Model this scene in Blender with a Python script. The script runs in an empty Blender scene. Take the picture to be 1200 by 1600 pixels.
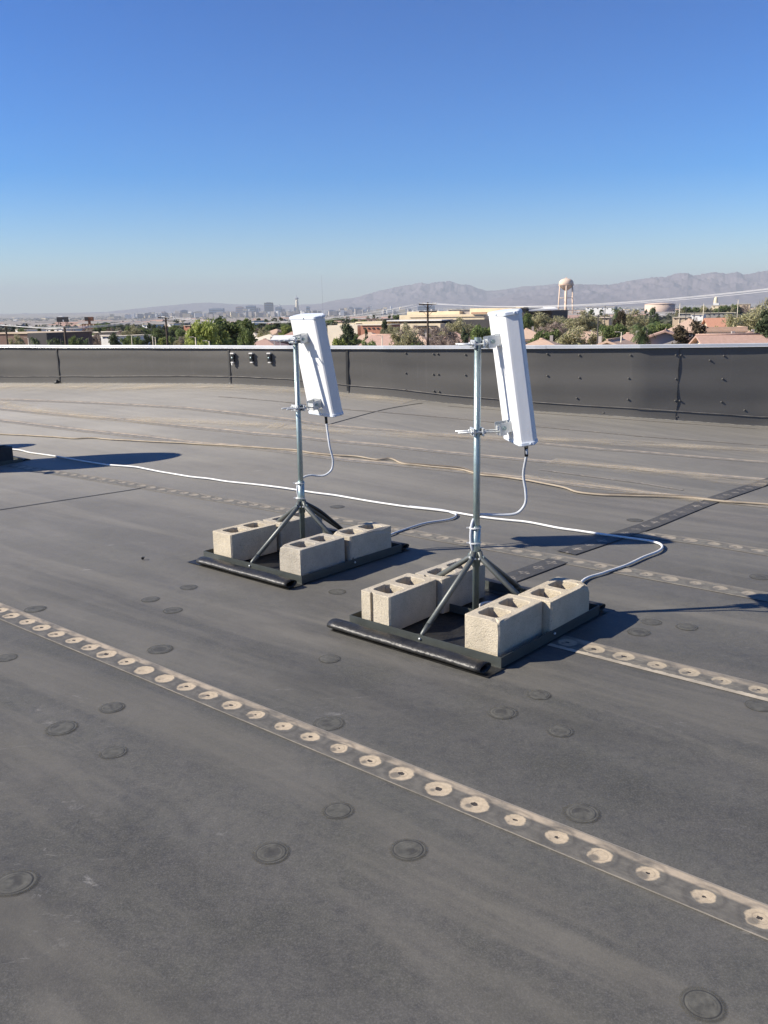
import bpy, math, random
import numpy as np
from mathutils import Vector, Matrix, noise

rnd = random.Random(11)
C = bpy.context.scene.collection
PI = math.pi

# ------------------------------------------------------------------ camera calibration
F_PX, EYE = 1383.0, 1.6
PITCH = math.atan((800-488)/F_PX); ROLL = math.radians(0.9)
cF = Vector((0, math.cos(PITCH), -math.sin(PITCH)))
_r0 = Vector((1, 0, 0)); _u0 = _r0.cross(cF)
cR = _r0*math.cos(ROLL) - _u0*math.sin(ROLL)
cU = _u0*math.cos(ROLL) + _r0*math.sin(ROLL)
EYEP = Vector((0, 0, EYE))

def ray(x, y): return cF + cR*((x-600)/F_PX) - cU*((y-800)/F_PX)
def hor(x): return 488 - math.tan(ROLL)*(x-600)
def at_depth(x, y, Y):                      # point on the sight line whose distance north is Y
    d = ray(x, y); return EYEP + d*(Y/d.y)
def on_z(x, y, z):
    d = ray(x, y); return EYEP + d*((z-EYE)/d.z)

# parapet survey: (photo column, top row, base row); the coping is level at CAPZ
CAPZ = 1.1
_w = [(0, 539, 598.7), (180, 539.3, 598.9), (300, 539.5, 599.2), (360, 539.7, 600.2), (450, 540, 604.5), (545, 540, 614.5),
      (600, 540, 619), (700, 539.7, 630), (836, 539.3, 642), (1000, 538.3, 652), (1200, 536, 665.5)]
WALL = []
for x, yt, yb in _w:
    p = on_z(x, yt, CAPZ)
    d = ray(x, yb); t = p.y/d.y
    WALL.append((p.x, p.y, EYE + d.z*t))
# straighten a little, and extend both ways
a, b = WALL[0], WALL[2]
for k in (1, 2): WALL.insert(0, (a[0]-8*k, a[1]+3.2*k, a[2]))
a, b = WALL[-1], WALL[-2]
for k in (1, 2): WALL.append((WALL[-1][0]+6, WALL[-1][1]-.9, a[2]-.01))
WX = [w[0] for w in WALL]
def wall_at(X):
    return float(np.interp(X, WX, [w[1] for w in WALL])), float(np.interp(X, WX, [w[2] for w in WALL]))
def smooth(a, b, x):
    t = min(1, max(0, (x-a)/(b-a))); return t*t*(3-2*t)
def roof_z(x, y):
    if y < 4: return 0.0
    s = x/y
    # where the sight line of this bearing meets the wall
    X = s*14
    for _ in range(4):
        Y, zb = wall_at(X); X = .5*X + .5*s*Y
    Y, zb = wall_at(X)
    return zb*smooth(.5, 1.0, y/Y)
def on_roof(x, y, h=0.0):
    p = on_z(x, y, 0)
    for _ in range(12):
        p = on_z(x, y, roof_z(p.x, p.y)*.6 + p.z*.4 + h*.4 if False else roof_z(p.x, p.y)+h)
    return p

# ------------------------------------------------------------------ mesh helpers
class MB:
    def __init__(s): s.v = []; s.f = []; s.m = []; s.sm = []; s.uv = {}
    def face(s, idx, m=0, smooth=False, uv=None):
        s.f.append(tuple(idx)); s.m.append(m); s.sm.append(smooth)
        if uv: s.uv[len(s.f)-1] = uv
    def quad(s, a, b, c, d, m=0, uv=None):
        n = len(s.v); s.v += [tuple(a), tuple(b), tuple(c), tuple(d)]; s.face((n, n+1, n+2, n+3), m, False, uv)
    def tri(s, a, b, c, m=0):
        n = len(s.v); s.v += [tuple(a), tuple(b), tuple(c)]; s.face((n, n+1, n+2), m)
    def box(s, c, size, rot=0, m=0, mat=None, bev=0):
        c = Vector(c); hx, hy, hz = [q/2 for q in size]
        R = mat if mat is not None else Matrix.Rotation(rot, 3, 'Z')
        n = len(s.v)
        if bev <= 0:
            for z in (-hz, hz):
                for x, y in ((-hx, -hy), (hx, -hy), (hx, hy), (-hx, hy)): s.v.append(tuple(c + R@Vector((x, y, z))))
            for f in ((3, 2, 1, 0), (4, 5, 6, 7), (0, 1, 5, 4), (1, 2, 6, 5), (2, 3, 7, 6), (3, 0, 4, 7)): s.face([n+i for i in f], m)
            return
        b = bev; rings = [(-hz, b), (-hz+b, 0), (hz-b, 0), (hz, b)]
        for z, ins in rings:
            X, Y = hx-ins, hy-ins; k = b if ins == 0 else b*.4
            for x, y in ((-X+k, -Y), (X-k, -Y), (X, -Y+k), (X, Y-k), (X-k, Y), (-X+k, Y), (-X, Y-k), (-X, -Y+k)):
                s.v.append(tuple(c + R@Vector((x, y, z))))
        for r in range(3):
            for i in range(8):
                j = (i+1) % 8; s.face((n+r*8+i, n+r*8+j, n+r*8+8+j, n+r*8+8+i), m)
        s.face([n+i for i in range(7, -1, -1)], m); s.face([n+24+i for i in range(8)], m)
    def ring(s, c, ax, up, r, k, ry=None):
        n = len(s.v); side = ax.cross(up).normalized(); ry = r if ry is None else ry
        for i in range(k):
            a = 2*PI*i/k; s.v.append(tuple(c + side*(math.cos(a)*r) + up*(math.sin(a)*ry)))
        return n
    def tube(s, pts, r, k=10, m=0, cap=True, ry=None, radii=None):
        pts = [Vector(p) for p in pts]; up = None; base = []
        for i, p in enumerate(pts):
            ax = ((pts[min(i+1, len(pts)-1)] - pts[max(i-1, 0)])).normalized()
            if up is None:
                up = Vector((0, 0, 1)) if abs(ax.z) < .9 else Vector((1, 0, 0))
            up = (up - ax*up.dot(ax)).normalized()
            rr = radii[i] if radii else r
            base.append(s.ring(p, ax, up, rr, k, ry if ry is None else ry))
        for a, b in zip(base, base[1:]):
            for i in range(k):
                j = (i+1) % k; s.face((a+i, b+i, b+j, a+j), m, True)
        if cap:
            s.face([base[0]+i for i in range(k)], m); s.face([base[-1]+i for i in range(k-1, -1, -1)], m)
    def lathe(s, prof, k=24, c=(0, 0, 0), m=0, R=None, sm=True):
        c = Vector(c); base = []
        for r, z in prof:
            n = len(s.v); base.append(n)
            for i in range(k):
                a = 2*PI*i/k; v = Vector((r*math.cos(a), r*math.sin(a), z))
                s.v.append(tuple(c + (R@v if R is not None else v)))
        for a, b in zip(base, base[1:]):
            for i in range(k):
                j = (i+1) % k; s.face((a+i, a+j, b+j, b+i), m, sm)
        s.face([base[0]+i for i in range(k-1, -1, -1)], m); s.face([base[-1]+i for i in range(k)], m)
    def prism(s, poly, z0, z1, m=0, M=None, sm=False):
        n = len(s.v); k = len(poly)
        for z in (z0, z1):
            for x, y in poly:
                v = Vector((x, y, z)); s.v.append(tuple(M@v if M is not None else v))
        for i in range(k):
            j = (i+1) % k; s.face((n+i, n+j, n+k+j, n+k+i), m, sm)
        s.face([n+i for i in range(k-1, -1, -1)], m); s.face([n+k+i for i in range(k)], m)
    def mesh(s, name, mats):
        me = bpy.data.meshes.new(name); me.from_pydata(s.v, [], s.f)
        if not isinstance(mats, (list, tuple)): mats = [mats]
        for q in mats: me.materials.append(q)
        me.polygons.foreach_set('material_index', s.m); me.polygons.foreach_set('use_smooth', s.sm)
        if s.uv:
            u = me.uv_layers.new(name='UVMap')
            for fi, co in s.uv.items():
                p = me.polygons[fi]
                for li, c in zip(p.loop_indices, co): u.data[li].uv = c
        me.update(); return me
    def build(s, name, mats, parent=None, loc=None):
        o = bpy.data.objects.new(name, s.mesh(name, mats)); C.objects.link(o)
        if parent: o.parent = parent
        if loc is not None: o.location = loc
        return o

def tag(o, label=None, cat=None, group=None, kind=None):
    if label: o['label'] = label
    if cat: o['category'] = cat
    if group: o['group'] = group
    if kind: o['kind'] = kind
    return o
def empty(name, loc, label, cat, group=None, rz=0):
    o = bpy.data.objects.new(name, None); C.objects.link(o); o.empty_display_size = .2
    o.location = loc; o.rotation_euler = (0, 0, rz); return tag(o, label, cat, group)
def spline(pts, n=6):
    P = [Vector(p) for p in pts]; out = []
    for i in range(len(P)-1):
        p0, p1, p2, p3 = P[max(i-1, 0)], P[i], P[i+1], P[min(i+2, len(P)-1)]
        for k in range(n):
            t = k/n
            out.append(.5*((2*p1) + (p2-p0)*t + (2*p0-5*p1+4*p2-p3)*t*t + (3*p1-p0-3*p2+p3)*t**3))
    out.append(P[-1]); return out

# ------------------------------------------------------------------ node helpers
class NT:
    def __init__(s, name, rough=.7, spec=.4, metal=0.0):
        s.mat = bpy.data.materials.new(name); s.mat.use_nodes = True
        s.t = s.mat.node_tree; s.b = s.t.nodes['Principled BSDF']; s.out = s.t.nodes['Material Output']
        s.b.inputs['Roughness'].default_value = rough
        s.b.inputs['Specular IOR Level'].default_value = spec
        s.b.inputs['Metallic'].default_value = metal
    def n(s, typ, **kw):
        q = s.t.nodes.new(typ)
        for k, v in kw.items(): setattr(q, k, v)
        return q
    def l(s, a, b): s.t.links.new(a, b)
    def inp(s, sock, v):
        if hasattr(v, 'is_output') or isinstance(v, bpy.types.NodeSocket): s.l(v, sock)
        else: sock.default_value = v
    def math(s, op, a, b=0.0, c=None, clamp=False):
        q = s.n('ShaderNodeMath', operation=op, use_clamp=clamp)
        s.inp(q.inputs[0], a); s.inp(q.inputs[1], b)
        if c is not None: s.inp(q.inputs[2], c)
        return q.outputs[0]
    def noise(s, vec, scale, detail=4, rough=.6, dist=0):
        q = s.n('ShaderNodeTexNoise'); q.inputs['Scale'].default_value = scale
        q.inputs['Detail'].default_value = detail; q.inputs['Roughness'].default_value = rough
        q.inputs['Distortion'].default_value = dist
        if vec is not None: s.l(vec, q.inputs['Vector'])
        return q.outputs['Fac']
    def ramp(s, f, stops, interp='LINEAR'):
        q = s.n('ShaderNodeValToRGB'); e = q.color_ramp; e.interpolation = interp
        while len(e.elements) < len(stops): e.elements.new(.5)
        for el, (p, c) in zip(e.elements, stops):
            el.position = p; el.color = (c, c, c, 1) if isinstance(c, (int, float)) else tuple(c)+(1,)
        s.l(f, q.inputs[0]); return q.outputs[0]
    def mix(s, f, a, b, blend='MIX'):
        q = s.n('ShaderNodeMix', data_type='RGBA', blend_type=blend)
        s.inp(q.inputs[0], f)
        for i, v in ((6, a), (7, b)):
            if isinstance(v, tuple): q.inputs[i].default_value = v+(1,) if len(v) == 3 else v
            else: s.l(v, q.inputs[i])
        return q.outputs[2]
    def coord(s, which='Object'):
        q = s.n('ShaderNodeTexCoord'); return q.outputs[which]
    def mapping(s, vec, scale=(1, 1, 1), rot=(0, 0, 0)):
        q = s.n('ShaderNodeMapping'); q.inputs['Scale'].default_value = scale; q.inputs['Rotation'].default_value = rot
        s.l(vec, q.inputs['Vector']); return q.outputs[0]
    def bump(s, h, strength=.3, dist=.01):
        q = s.n('ShaderNodeBump'); q.inputs['Strength'].default_value = strength; q.inputs['Distance'].default_value = dist
        s.l(h, q.inputs['Height']); s.l(q.outputs[0], s.b.inputs['Normal'])
    def col(s, c): s.inp(s.b.inputs['Base Color'], c if not isinstance(c, tuple) else c+(1,))

def simple(name, c1, c2=None, scale=5, rough=.7, spec=.4, metal=0.0, bump=0, detail=4, stretch=(1, 1, 1), bscale=None):
    t = NT(name, rough, spec, metal)
    c2 = c2 or tuple(q*.8 for q in c1)
    v = t.mapping(t.coord(), stretch)
    f = t.noise(v, scale, detail)
    t.col(t.mix(t.ramp(f, [(.3, 0.0), (.7, 1.0)]), c1, c2))
    if bump: t.bump(t.noise(v, bscale or scale*6, 3), bump, .01)
    return t.mat

# roof membrane --------------------------------------------------------------
SEAM_ANG = math.atan2(-.645, .764)          # direction of the laps in plan
def roof_colour(t, co, tint=1.0):
    lr = t.mapping(co, (1, 1, 1), (0, 0, -SEAM_ANG))
    ls = t.mapping(lr, (.16, 1.5, 1))
    big = t.noise(ls, .55, 5, .55)
    cl = t.noise(co, 2.2, 6, .65, .4)
    fine = t.noise(co, 26, 5, .7)
    spk = t.noise(co, 170, 3, .7)
    A, B = (.048*tint, .0475*tint, .0415*tint), (.104*tint, .102*tint, .087*tint)
    c = t.mix(t.ramp(big, [(.32, 0.0), (.66, 1.0)]), A, B)
    c = t.mix(t.ramp(cl, [(.35, 0.0), (.75, .6)]), c, (.108*tint, .103*tint, .098*tint))
    c = t.mix(t.ramp(fine, [(.34, .34), (.56, 0.0)]), c, (.034, .034, .036))
    f2 = t.noise(co, 75, 4, .75); c = t.mix(t.ramp(f2, [(.50, 0.0), (.68, .42)]), c, (.15*tint, .14*tint, .125*tint))
    f3 = t.noise(t.mapping(lr, (5, 9, 1)), 1.4, 6, .7, 1.0); c = t.mix(t.ramp(f3, [(.52, 0.0), (.68, .24)]), c, (.030, .030, .034))
    f4 = t.noise(t.mapping(co, (1, 1, 1), (0, 0, .9)), 4.5, 7, .75, .8); c = t.mix(t.ramp(f4, [(.56, 0.0), (.72, .30)]), c, (.140*tint, .132*tint, .117*tint))
    c = t.mix(t.ramp(spk, [(.48, 0.0), (.74, .50)]), c, (.17, .165, .16))
    # dried dust drifts, dirt with its own shape
    d1 = t.noise(t.mapping(lr, (.18, .9, 1)), 1.1, 6, .62, .3)
    c = t.mix(t.ramp(d1, [(.55, 0.0), (.75, .45)]), c, (.19, .17, .145))
    # broad pale bands, light on ripples painted in, and tide rings where water dried
    bd = t.noise(t.mapping(lr, (.22, 2.1, 1)), 1.0, 6, .6, .5)
    c = t.mix(t.ramp(bd, [(.50, 0.0), (.60, .55), (.70, .1)]), c, (.150*tint, .140*tint, .118*tint))
    bk = t.noise(t.mapping(lr, (.4, 1.2, 1)), 1.3, 5, .6, .4)
    c = t.mix(t.ramp(bk, [(.30, .45), (.46, 0.0)]), c, (.040, .039, .038))
    tr_ = t.noise(co, .75, 3, .5, .6)
    c = t.mix(t.ramp(tr_, [(.555, 0.0), (.566, .09), (.575, .02), (.60, .06), (.62, 0.0)]), c, (.19, .18, .16))
    # smears
    sm = t.noise(t.mapping(lr, (1.0, 5.0, 1), (0, 0, .5)), 1.3, 7, .72, 1.2)
    c = t.mix(t.ramp(sm, [(.62, 0.0), (.72, .30)]), c, (.05, .05, .055))
    wc = t.noise(t.mapping(co, (1.4, 3.5, 1), (0, 0, .3)), 2.6, 8, .78, 1.5)
    wm = t.noise(co, 1.1, 2, .5)
    c = t.mix(t.math('MULTIPLY', t.ramp(wc, [(.60, 0.0), (.67, .6)]), t.ramp(wm, [(.50, 0.0), (.62, 1.0)])), c, (.25, .24, .225))
    return c, fine, spk
def roof_mat():
    t = NT('roof_membrane', .6, .22)
    co = t.coord()
    c, fine, spk = roof_colour(t, co)
    # far roof painted paler in a dust tone, in place of grazing sky sheen
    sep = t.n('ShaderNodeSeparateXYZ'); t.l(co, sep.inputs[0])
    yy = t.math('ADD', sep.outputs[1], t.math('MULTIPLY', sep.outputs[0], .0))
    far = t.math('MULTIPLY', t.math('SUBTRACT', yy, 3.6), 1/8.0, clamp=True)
    sheen_noise = t.noise(t.mapping(co, (.25, .6, 1), (0, 0, .55)), 1.2, 6, .6)
    f = t.math('MULTIPLY', far, t.ramp(sheen_noise, [(.2, .55), (.7, 1.0)]))
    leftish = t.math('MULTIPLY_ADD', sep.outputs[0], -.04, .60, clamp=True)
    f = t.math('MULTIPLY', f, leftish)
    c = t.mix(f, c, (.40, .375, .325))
    # membrane colour with the far paleness painted in
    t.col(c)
    rg = t.ramp(fine, [(.3, .55), (.7, .7)]); t.l(rg, t.b.inputs['Roughness'])
    h = t.math('ADD', t.math('ADD', t.math('MULTIPLY', t.noise(co, 1.6, 3, .5), 2.0), t.math('MULTIPLY', t.noise(t.mapping(t.mapping(co, (1, 1, 1), (0, 0, -SEAM_ANG)), (.13, 2.0, 1)), 1.0, 2, .45), 7.0)), t.math('ADD', t.math('MULTIPLY', fine, .12), t.math('MULTIPLY', spk, .10)))
    t.bump(h, .42, .012)
    return t.mat

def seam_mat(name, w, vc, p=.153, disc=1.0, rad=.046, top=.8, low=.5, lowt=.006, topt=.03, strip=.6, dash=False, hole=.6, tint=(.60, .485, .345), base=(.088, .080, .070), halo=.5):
    """lap seam: u metres along, v metres across"""
    t = NT(name, .62, .4)
    co = t.coord(); uv = t.coord('UV')
    c, fine, spk = roof_colour(t, co)
    sep = t.n('ShaderNodeSeparateXYZ'); t.l(uv, sep.inputs[0]); u, v = sep.outputs[0], sep.outputs[1]
    wob = t.noise(uv, 28, 4, .6); wob2 = t.noise(uv, 9, 3, .6)
    c = t.mix(strip, c, base)
    mot = t.noise(t.mapping(uv, (1, 2.5, 1)), 14, 5, .65)
    c = t.mix(t.ramp(mot, [(.45, 0.0), (.75, .55)]), c, tuple(min(.3, q*2.0) for q in base))
    # upper dusty band
    if top > 0:
        dv = t.math('ABSOLUTE', t.math('SUBTRACT', v, w-topt*.75))
        k = t.math('SUBTRACT', 1.0, t.math('DIVIDE', dv, topt*.75), clamp=True)
        brk = t.noise(t.mapping(uv, (1, 1.6, 1)), 6.5, 5, .6)
        k = t.math('MULTIPLY', t.math('MULTIPLY', k, 2.2, clamp=True), t.math('MULTIPLY', t.ramp(brk, [(.36, .12), (.6, 1.0)]), top))
        c = t.mix(k, c, (.47, .385, .28))
        e = t.math('MULTIPLY', t.math('GREATER_THAN', v, w-.004), .55); c = t.mix(e, c, (.30, .27, .23))
    if low > 0:
        k = t.math('LESS_THAN', v, t.math('ADD', t.math('MULTIPLY', wob, lowt*1.2), lowt*.4))
        brk = t.noise(t.mapping(uv, (1, .1, 1)), 5, 4, .6)
        k = t.math('MULTIPLY', k, t.math('MULTIPLY', t.ramp(brk, [(.35, .35), (.6, 1.0)]), low))
        c = t.mix(k, c, (.44, .38, .29))
    h = t.math('MULTIPLY', wob, .15)
    if disc > 0:
        up = t.math('DIVIDE', u, p); cell = t.math('FLOOR', up)
        wn = t.n('ShaderNodeTexWhiteNoise', noise_dimensions='1D'); t.l(cell, wn.inputs['W'])
        rs = t.n('ShaderNodeSeparateColor'); t.l(wn.outputs['Color'], rs.inputs[0])
        r1, r2, r3 = rs.outputs[0], rs.outputs[1], rs.outputs[2]
        du = t.math('MULTIPLY', t.math('SUBTRACT', t.math('FRACT', up), .5), p)
        du = t.math('ADD', du, t.math('MULTIPLY', t.math('SUBTRACT', r1, .5), .016))
        dv = t.math('ADD', t.math('SUBTRACT', v, vc), t.math('MULTIPLY', t.math('SUBTRACT', r2, .5), .012))
        rr = t.math('SQRT', t.math('ADD', t.math('MULTIPLY', du, du), t.math('MULTIPLY', t.math('MULTIPLY', dv, dv), 1.15)))
        rw = t.math('ADD', rr, t.math('MULTIPLY', t.math('SUBTRACT', t.math('MULTIPLY_ADD', wob2, .6, t.math('MULTIPLY', wob, .4)), .5), .05))
        # halo
        hal = t.math('MULTIPLY', t.math('SUBTRACT', 1.0, t.math('DIVIDE', t.math('ABSOLUTE', t.math('SUBTRACT', rw, rad+.006)), .011), clamp=True), halo)
        c = t.mix(hal, c, (.050, .046, .042))
        R = t.math('MULTIPLY_ADD', r3, .016, rad-.014)
        edge = t.math('DIVIDE', t.math('SUBTRACT', R, rw), .006, clamp=True)
        # dust shifted off centre : crescent shape
        sh = t.math('MULTIPLY_ADD', r2, .5, .62)
        bite = t.math('SQRT', t.math('ADD', t.math('POWER', t.math('ADD', du, .012), 2.0), t.math('POWER', t.math('ADD', dv, .02), 2.0)))
        bm = t.math('DIVIDE', t.math('SUBTRACT', t.math('ADD', bite, t.math('MULTIPLY', t.math('SUBTRACT', wob2, .5), .03)), t.math('MULTIPLY', r1, .016)), .008, clamp=True)
        k = t.math('MULTIPLY', t.math('MULTIPLY', edge, t.math('MULTIPLY_ADD', bm, .75, .25)), disc)
        var = t.mix(t.ramp(t.noise(uv, 60, 4, .7), [(.35, 0.0), (.7, 1.0)]), tint, tuple(q*.72 for q in tint))
        c = t.mix(k, c, var)
        # inner ring mark
        rg = t.math('MULTIPLY', t.math('SUBTRACT', 1.0, t.math('DIVIDE', t.math('ABSOLUTE', t.math('SUBTRACT', rw, .022)), .003), clamp=True), t.math('MULTIPLY', t.math('GREATER_THAN', r1, .45), .45))
        c = t.mix(rg, c, (.16, .13, .10))
        hu = t.math('MULTIPLY', du, .75)
        rh = t.math('SQRT', t.math('ADD', t.math('MULTIPLY', hu, hu), t.math('MULTIPLY', dv, dv)))
        rh = t.math('ADD', rh, t.math('MULTIPLY', t.math('SUBTRACT', t.noise(uv, 90, 2), .5), .014))
        hk = t.math('MULTIPLY', t.math('LESS_THAN', rh, t.math('MULTIPLY_ADD', r3, .007, .0042)), t.math('MULTIPLY', t.math('LESS_THAN', r2, hole), .93))
        c = t.mix(hk, c, (.018, .016, .016))
        h = t.math('ADD', h, t.math('MULTIPLY', t.math('DIVIDE', rr, rad, clamp=True), .6))
    t.col(c); t.bump(h, .55, .012)
    return t.mat

def patch_mat():
    """darker cover strip with pale cross marks"""
    t = NT('cover_strip', .6, .4); co = t.coord(); uv = t.coord('UV')
    c, fine, spk = roof_colour(t, co, .8)
    sep = t.n('ShaderNodeSeparateXYZ'); t.l(uv, sep.inputs[0]); u, v = sep.outputs[0], sep.outputs[1]
    c = t.mix(.35, c, (.05, .048, .042))
    wob = t.noise(uv, 24, 4, .6)
    p = .15; up = t.math('DIVIDE', u, p)
    du = t.math('ABSOLUTE', t.math('MULTIPLY', t.math('SUBTRACT', t.math('FRACT', up), .5), p)); dv = t.math('ABSOLUTE', t.math('SUBTRACT', v, .075))
    jit = t.math('MULTIPLY', t.math('SUBTRACT', wob, .5), .03)
    rr = t.math('ADD', t.math('SQRT', t.math('ADD', t.math('MULTIPLY', du, du), t.math('MULTIPLY', dv, dv))), jit)
    ring = t.math('SUBTRACT', 1.0, t.math('DIVIDE', t.math('ABSOLUTE', t.math('SUBTRACT', rr, .027)), .008), clamp=True)
    cr = t.math('LESS_THAN', t.math('ADD', t.math('MINIMUM', du, dv), jit), .004)
    cr = t.math('MULTIPLY', cr, t.math('LESS_THAN', rr, .042))
    k = t.math('MULTIPLY', t.math('MAXIMUM', t.math('MULTIPLY', ring, .6), cr), t.ramp(t.noise(uv, 7, 4), [(.4, .15), (.62, .85)]))
    c = t.mix(k, c, (.40, .35, .28))
    e = t.math('MULTIPLY', t.math('GREATER_THAN', t.math('ABSOLUTE', t.math('SUBTRACT', v, .075)), .070), .7)
    c = t.mix(e, c, (.03, .03, .03))
    t.col(c); t.bump(wob, .4, .01); return t.mat

def drift_mat(name, col=(.33, .285, .22), amt=.8, hx=.5):
    """wind-blown dust lying in a shallow band, ragged edges (transparent outside)"""
    t = NT(name, .85, .2); uv = t.coord('UV'); co = t.coord()
    sep = t.n('ShaderNodeSeparateXYZ'); t.l(uv, sep.inputs[0])
    v = t.math('ABSOLUTE', t.math('MULTIPLY_ADD', sep.outputs[1], 2.0, -1.0))
    k = t.math('SUBTRACT', 1.0, v, clamp=True)
    n = t.noise(t.mapping(uv, (.8, 1.2, 1)), 1.6, 7, .65)
    k = t.math('MULTIPLY', t.math('MULTIPLY', k, t.ramp(n, [(.38, 0.0), (.68, 1.0)])), amt)
    k = t.math('MULTIPLY', k, t.ramp(t.noise(co, 22, 4, .7), [(.3, .5), (.7, 1.0)]))
    ends = t.math('MULTIPLY', t.math('MULTIPLY', sep.outputs[2], 1.0), 1.0)
    t.col(col); t.l(k, t.b.inputs['Alpha']); return t.mat

def plate_mat(k_ring=.8, k_a=1.0):
    t = NT('fastener_plate', .6, .25); co = t.coord()
    sep = t.n('ShaderNodeSeparateXYZ'); t.l(co, sep.inputs[0])
    r = t.math('SQRT', t.math('ADD', t.math('MULTIPLY', sep.outputs[0], sep.outputs[0]), t.math('MULTIPLY', sep.outputs[1], sep.outputs[1])))
    oi = t.n('ShaderNodeObjectInfo')
    vadd = t.n('ShaderNodeVectorMath', operation='ADD'); t.l(co, vadd.inputs[0]); t.l(oi.outputs['Location'], vadd.inputs[1])
    n = t.noise(vadd.outputs[0], 32, 4, .6); n2 = t.noise(vadd.outputs[0], 12, 3)
    c = t.mix(t.ramp(n, [(.3, 0.0), (.7, 1.0)]), (.064, .062, .054), (.118, .114, .097))
    def ringm(rad, wd): return t.math('SUBTRACT', 1.0, t.math('DIVIDE', t.math('ABSOLUTE', t.math('SUBTRACT', r, rad)), wd), clamp=True)
    c = t.mix(t.math('MULTIPLY', ringm(.0475, .0035), t.math('MULTIPLY_ADD', oi.outputs['Random'], .3, k_ring-.2)), c, (.026, .026, .027))
    c = t.mix(t.math('MULTIPLY', ringm(.037, .002), t.ramp(n2, [(.4, 0.0), (.6, .6)])), c, (.03, .03, .032))
    blot = t.math('MULTIPLY', t.math('LESS_THAN', r, .03), t.ramp(n2, [(.5, 0.0), (.58, .6)]))
    c = t.mix(blot, c, (.042, .040, .038))
    t.col(c)
    # feathered edge into the membrane
    a = t.math('DIVIDE', t.math('SUBTRACT', .064, t.math('ADD', r, t.math('MULTIPLY', t.math('SUBTRACT', n2, .5), .012))), .014, clamp=True)
    a = t.math('MULTIPLY', a, k_a)
    t.l(a, t.b.inputs['Alpha']); t.bump(n, .3, .004); return t.mat

M = {}
M['roof'] = roof_mat()
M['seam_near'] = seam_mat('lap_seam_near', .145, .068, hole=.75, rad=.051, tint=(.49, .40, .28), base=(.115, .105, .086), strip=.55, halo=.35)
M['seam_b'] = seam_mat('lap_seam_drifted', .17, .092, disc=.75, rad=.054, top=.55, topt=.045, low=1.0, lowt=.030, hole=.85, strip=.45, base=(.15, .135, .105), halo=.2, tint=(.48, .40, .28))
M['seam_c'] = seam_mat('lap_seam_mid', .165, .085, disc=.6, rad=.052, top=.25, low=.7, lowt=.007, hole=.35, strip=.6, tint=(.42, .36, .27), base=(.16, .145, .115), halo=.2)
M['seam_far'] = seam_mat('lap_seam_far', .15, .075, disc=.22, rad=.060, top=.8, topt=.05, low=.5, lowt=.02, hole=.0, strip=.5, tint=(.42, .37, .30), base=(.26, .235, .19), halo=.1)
M['seam_thin'] = seam_mat('lap_seam_thin', .05, .025, p=.30, disc=.35, rad=.028, top=.5, topt=.02, low=0.3, hole=0, strip=.3, tint=(.42, .38, .31), base=(.24, .22, .18), halo=.1)
M['patch'] = patch_mat()
M['drift'] = drift_mat('dust_drift', col=(.54, .465, .35), amt=1.0)
M['plate'] = plate_mat(); M['plate_faint'] = plate_mat(.42, 1.0)
M['galv'] = simple('galvanized_steel', (.36, .43, .42), (.22, .29, .29), 34, .42, .5, .75, .15, stretch=(1, 1, .25))
M['clamp'] = simple('bright_zinc', (.62, .63, .63), (.48, .5, .5), 20, .42, .5, .55, .1)
M['leg'] = simple('grey_painted_steel', (.115, .125, .118), (.085, .092, .088), 14, .45, .5, .3, .1)
M['rail'] = simple('dark_painted_rail', (.060, .068, .064), (.045, .05, .048), 18, .42, .5, .1, .1)
M['mat'] = simple('black_rubber', (.008, .008, .008), (.028, .027, .025), 10, .44, .45, 0, .5, bscale=40)
M['cable'] = simple('white_cable', (.72, .72, .70), (.58, .57, .54), 9, .5, .4)
M['cable_ant'] = simple('grey_white_cable', (.55, .58, .62), (.42, .44, .47), 9, .5, .4)
M['cable_old'] = simple('beige_cable', (.38, .32, .24), (.24, .20, .15), 6, .65, .3)
M['black'] = simple('black_plastic', (.012, .012, .012), (.02, .02, .02), 8, .4)
M['brass'] = simple('connector_metal', (.4, .4, .38), None, 8, .35, .5, .8)

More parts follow.
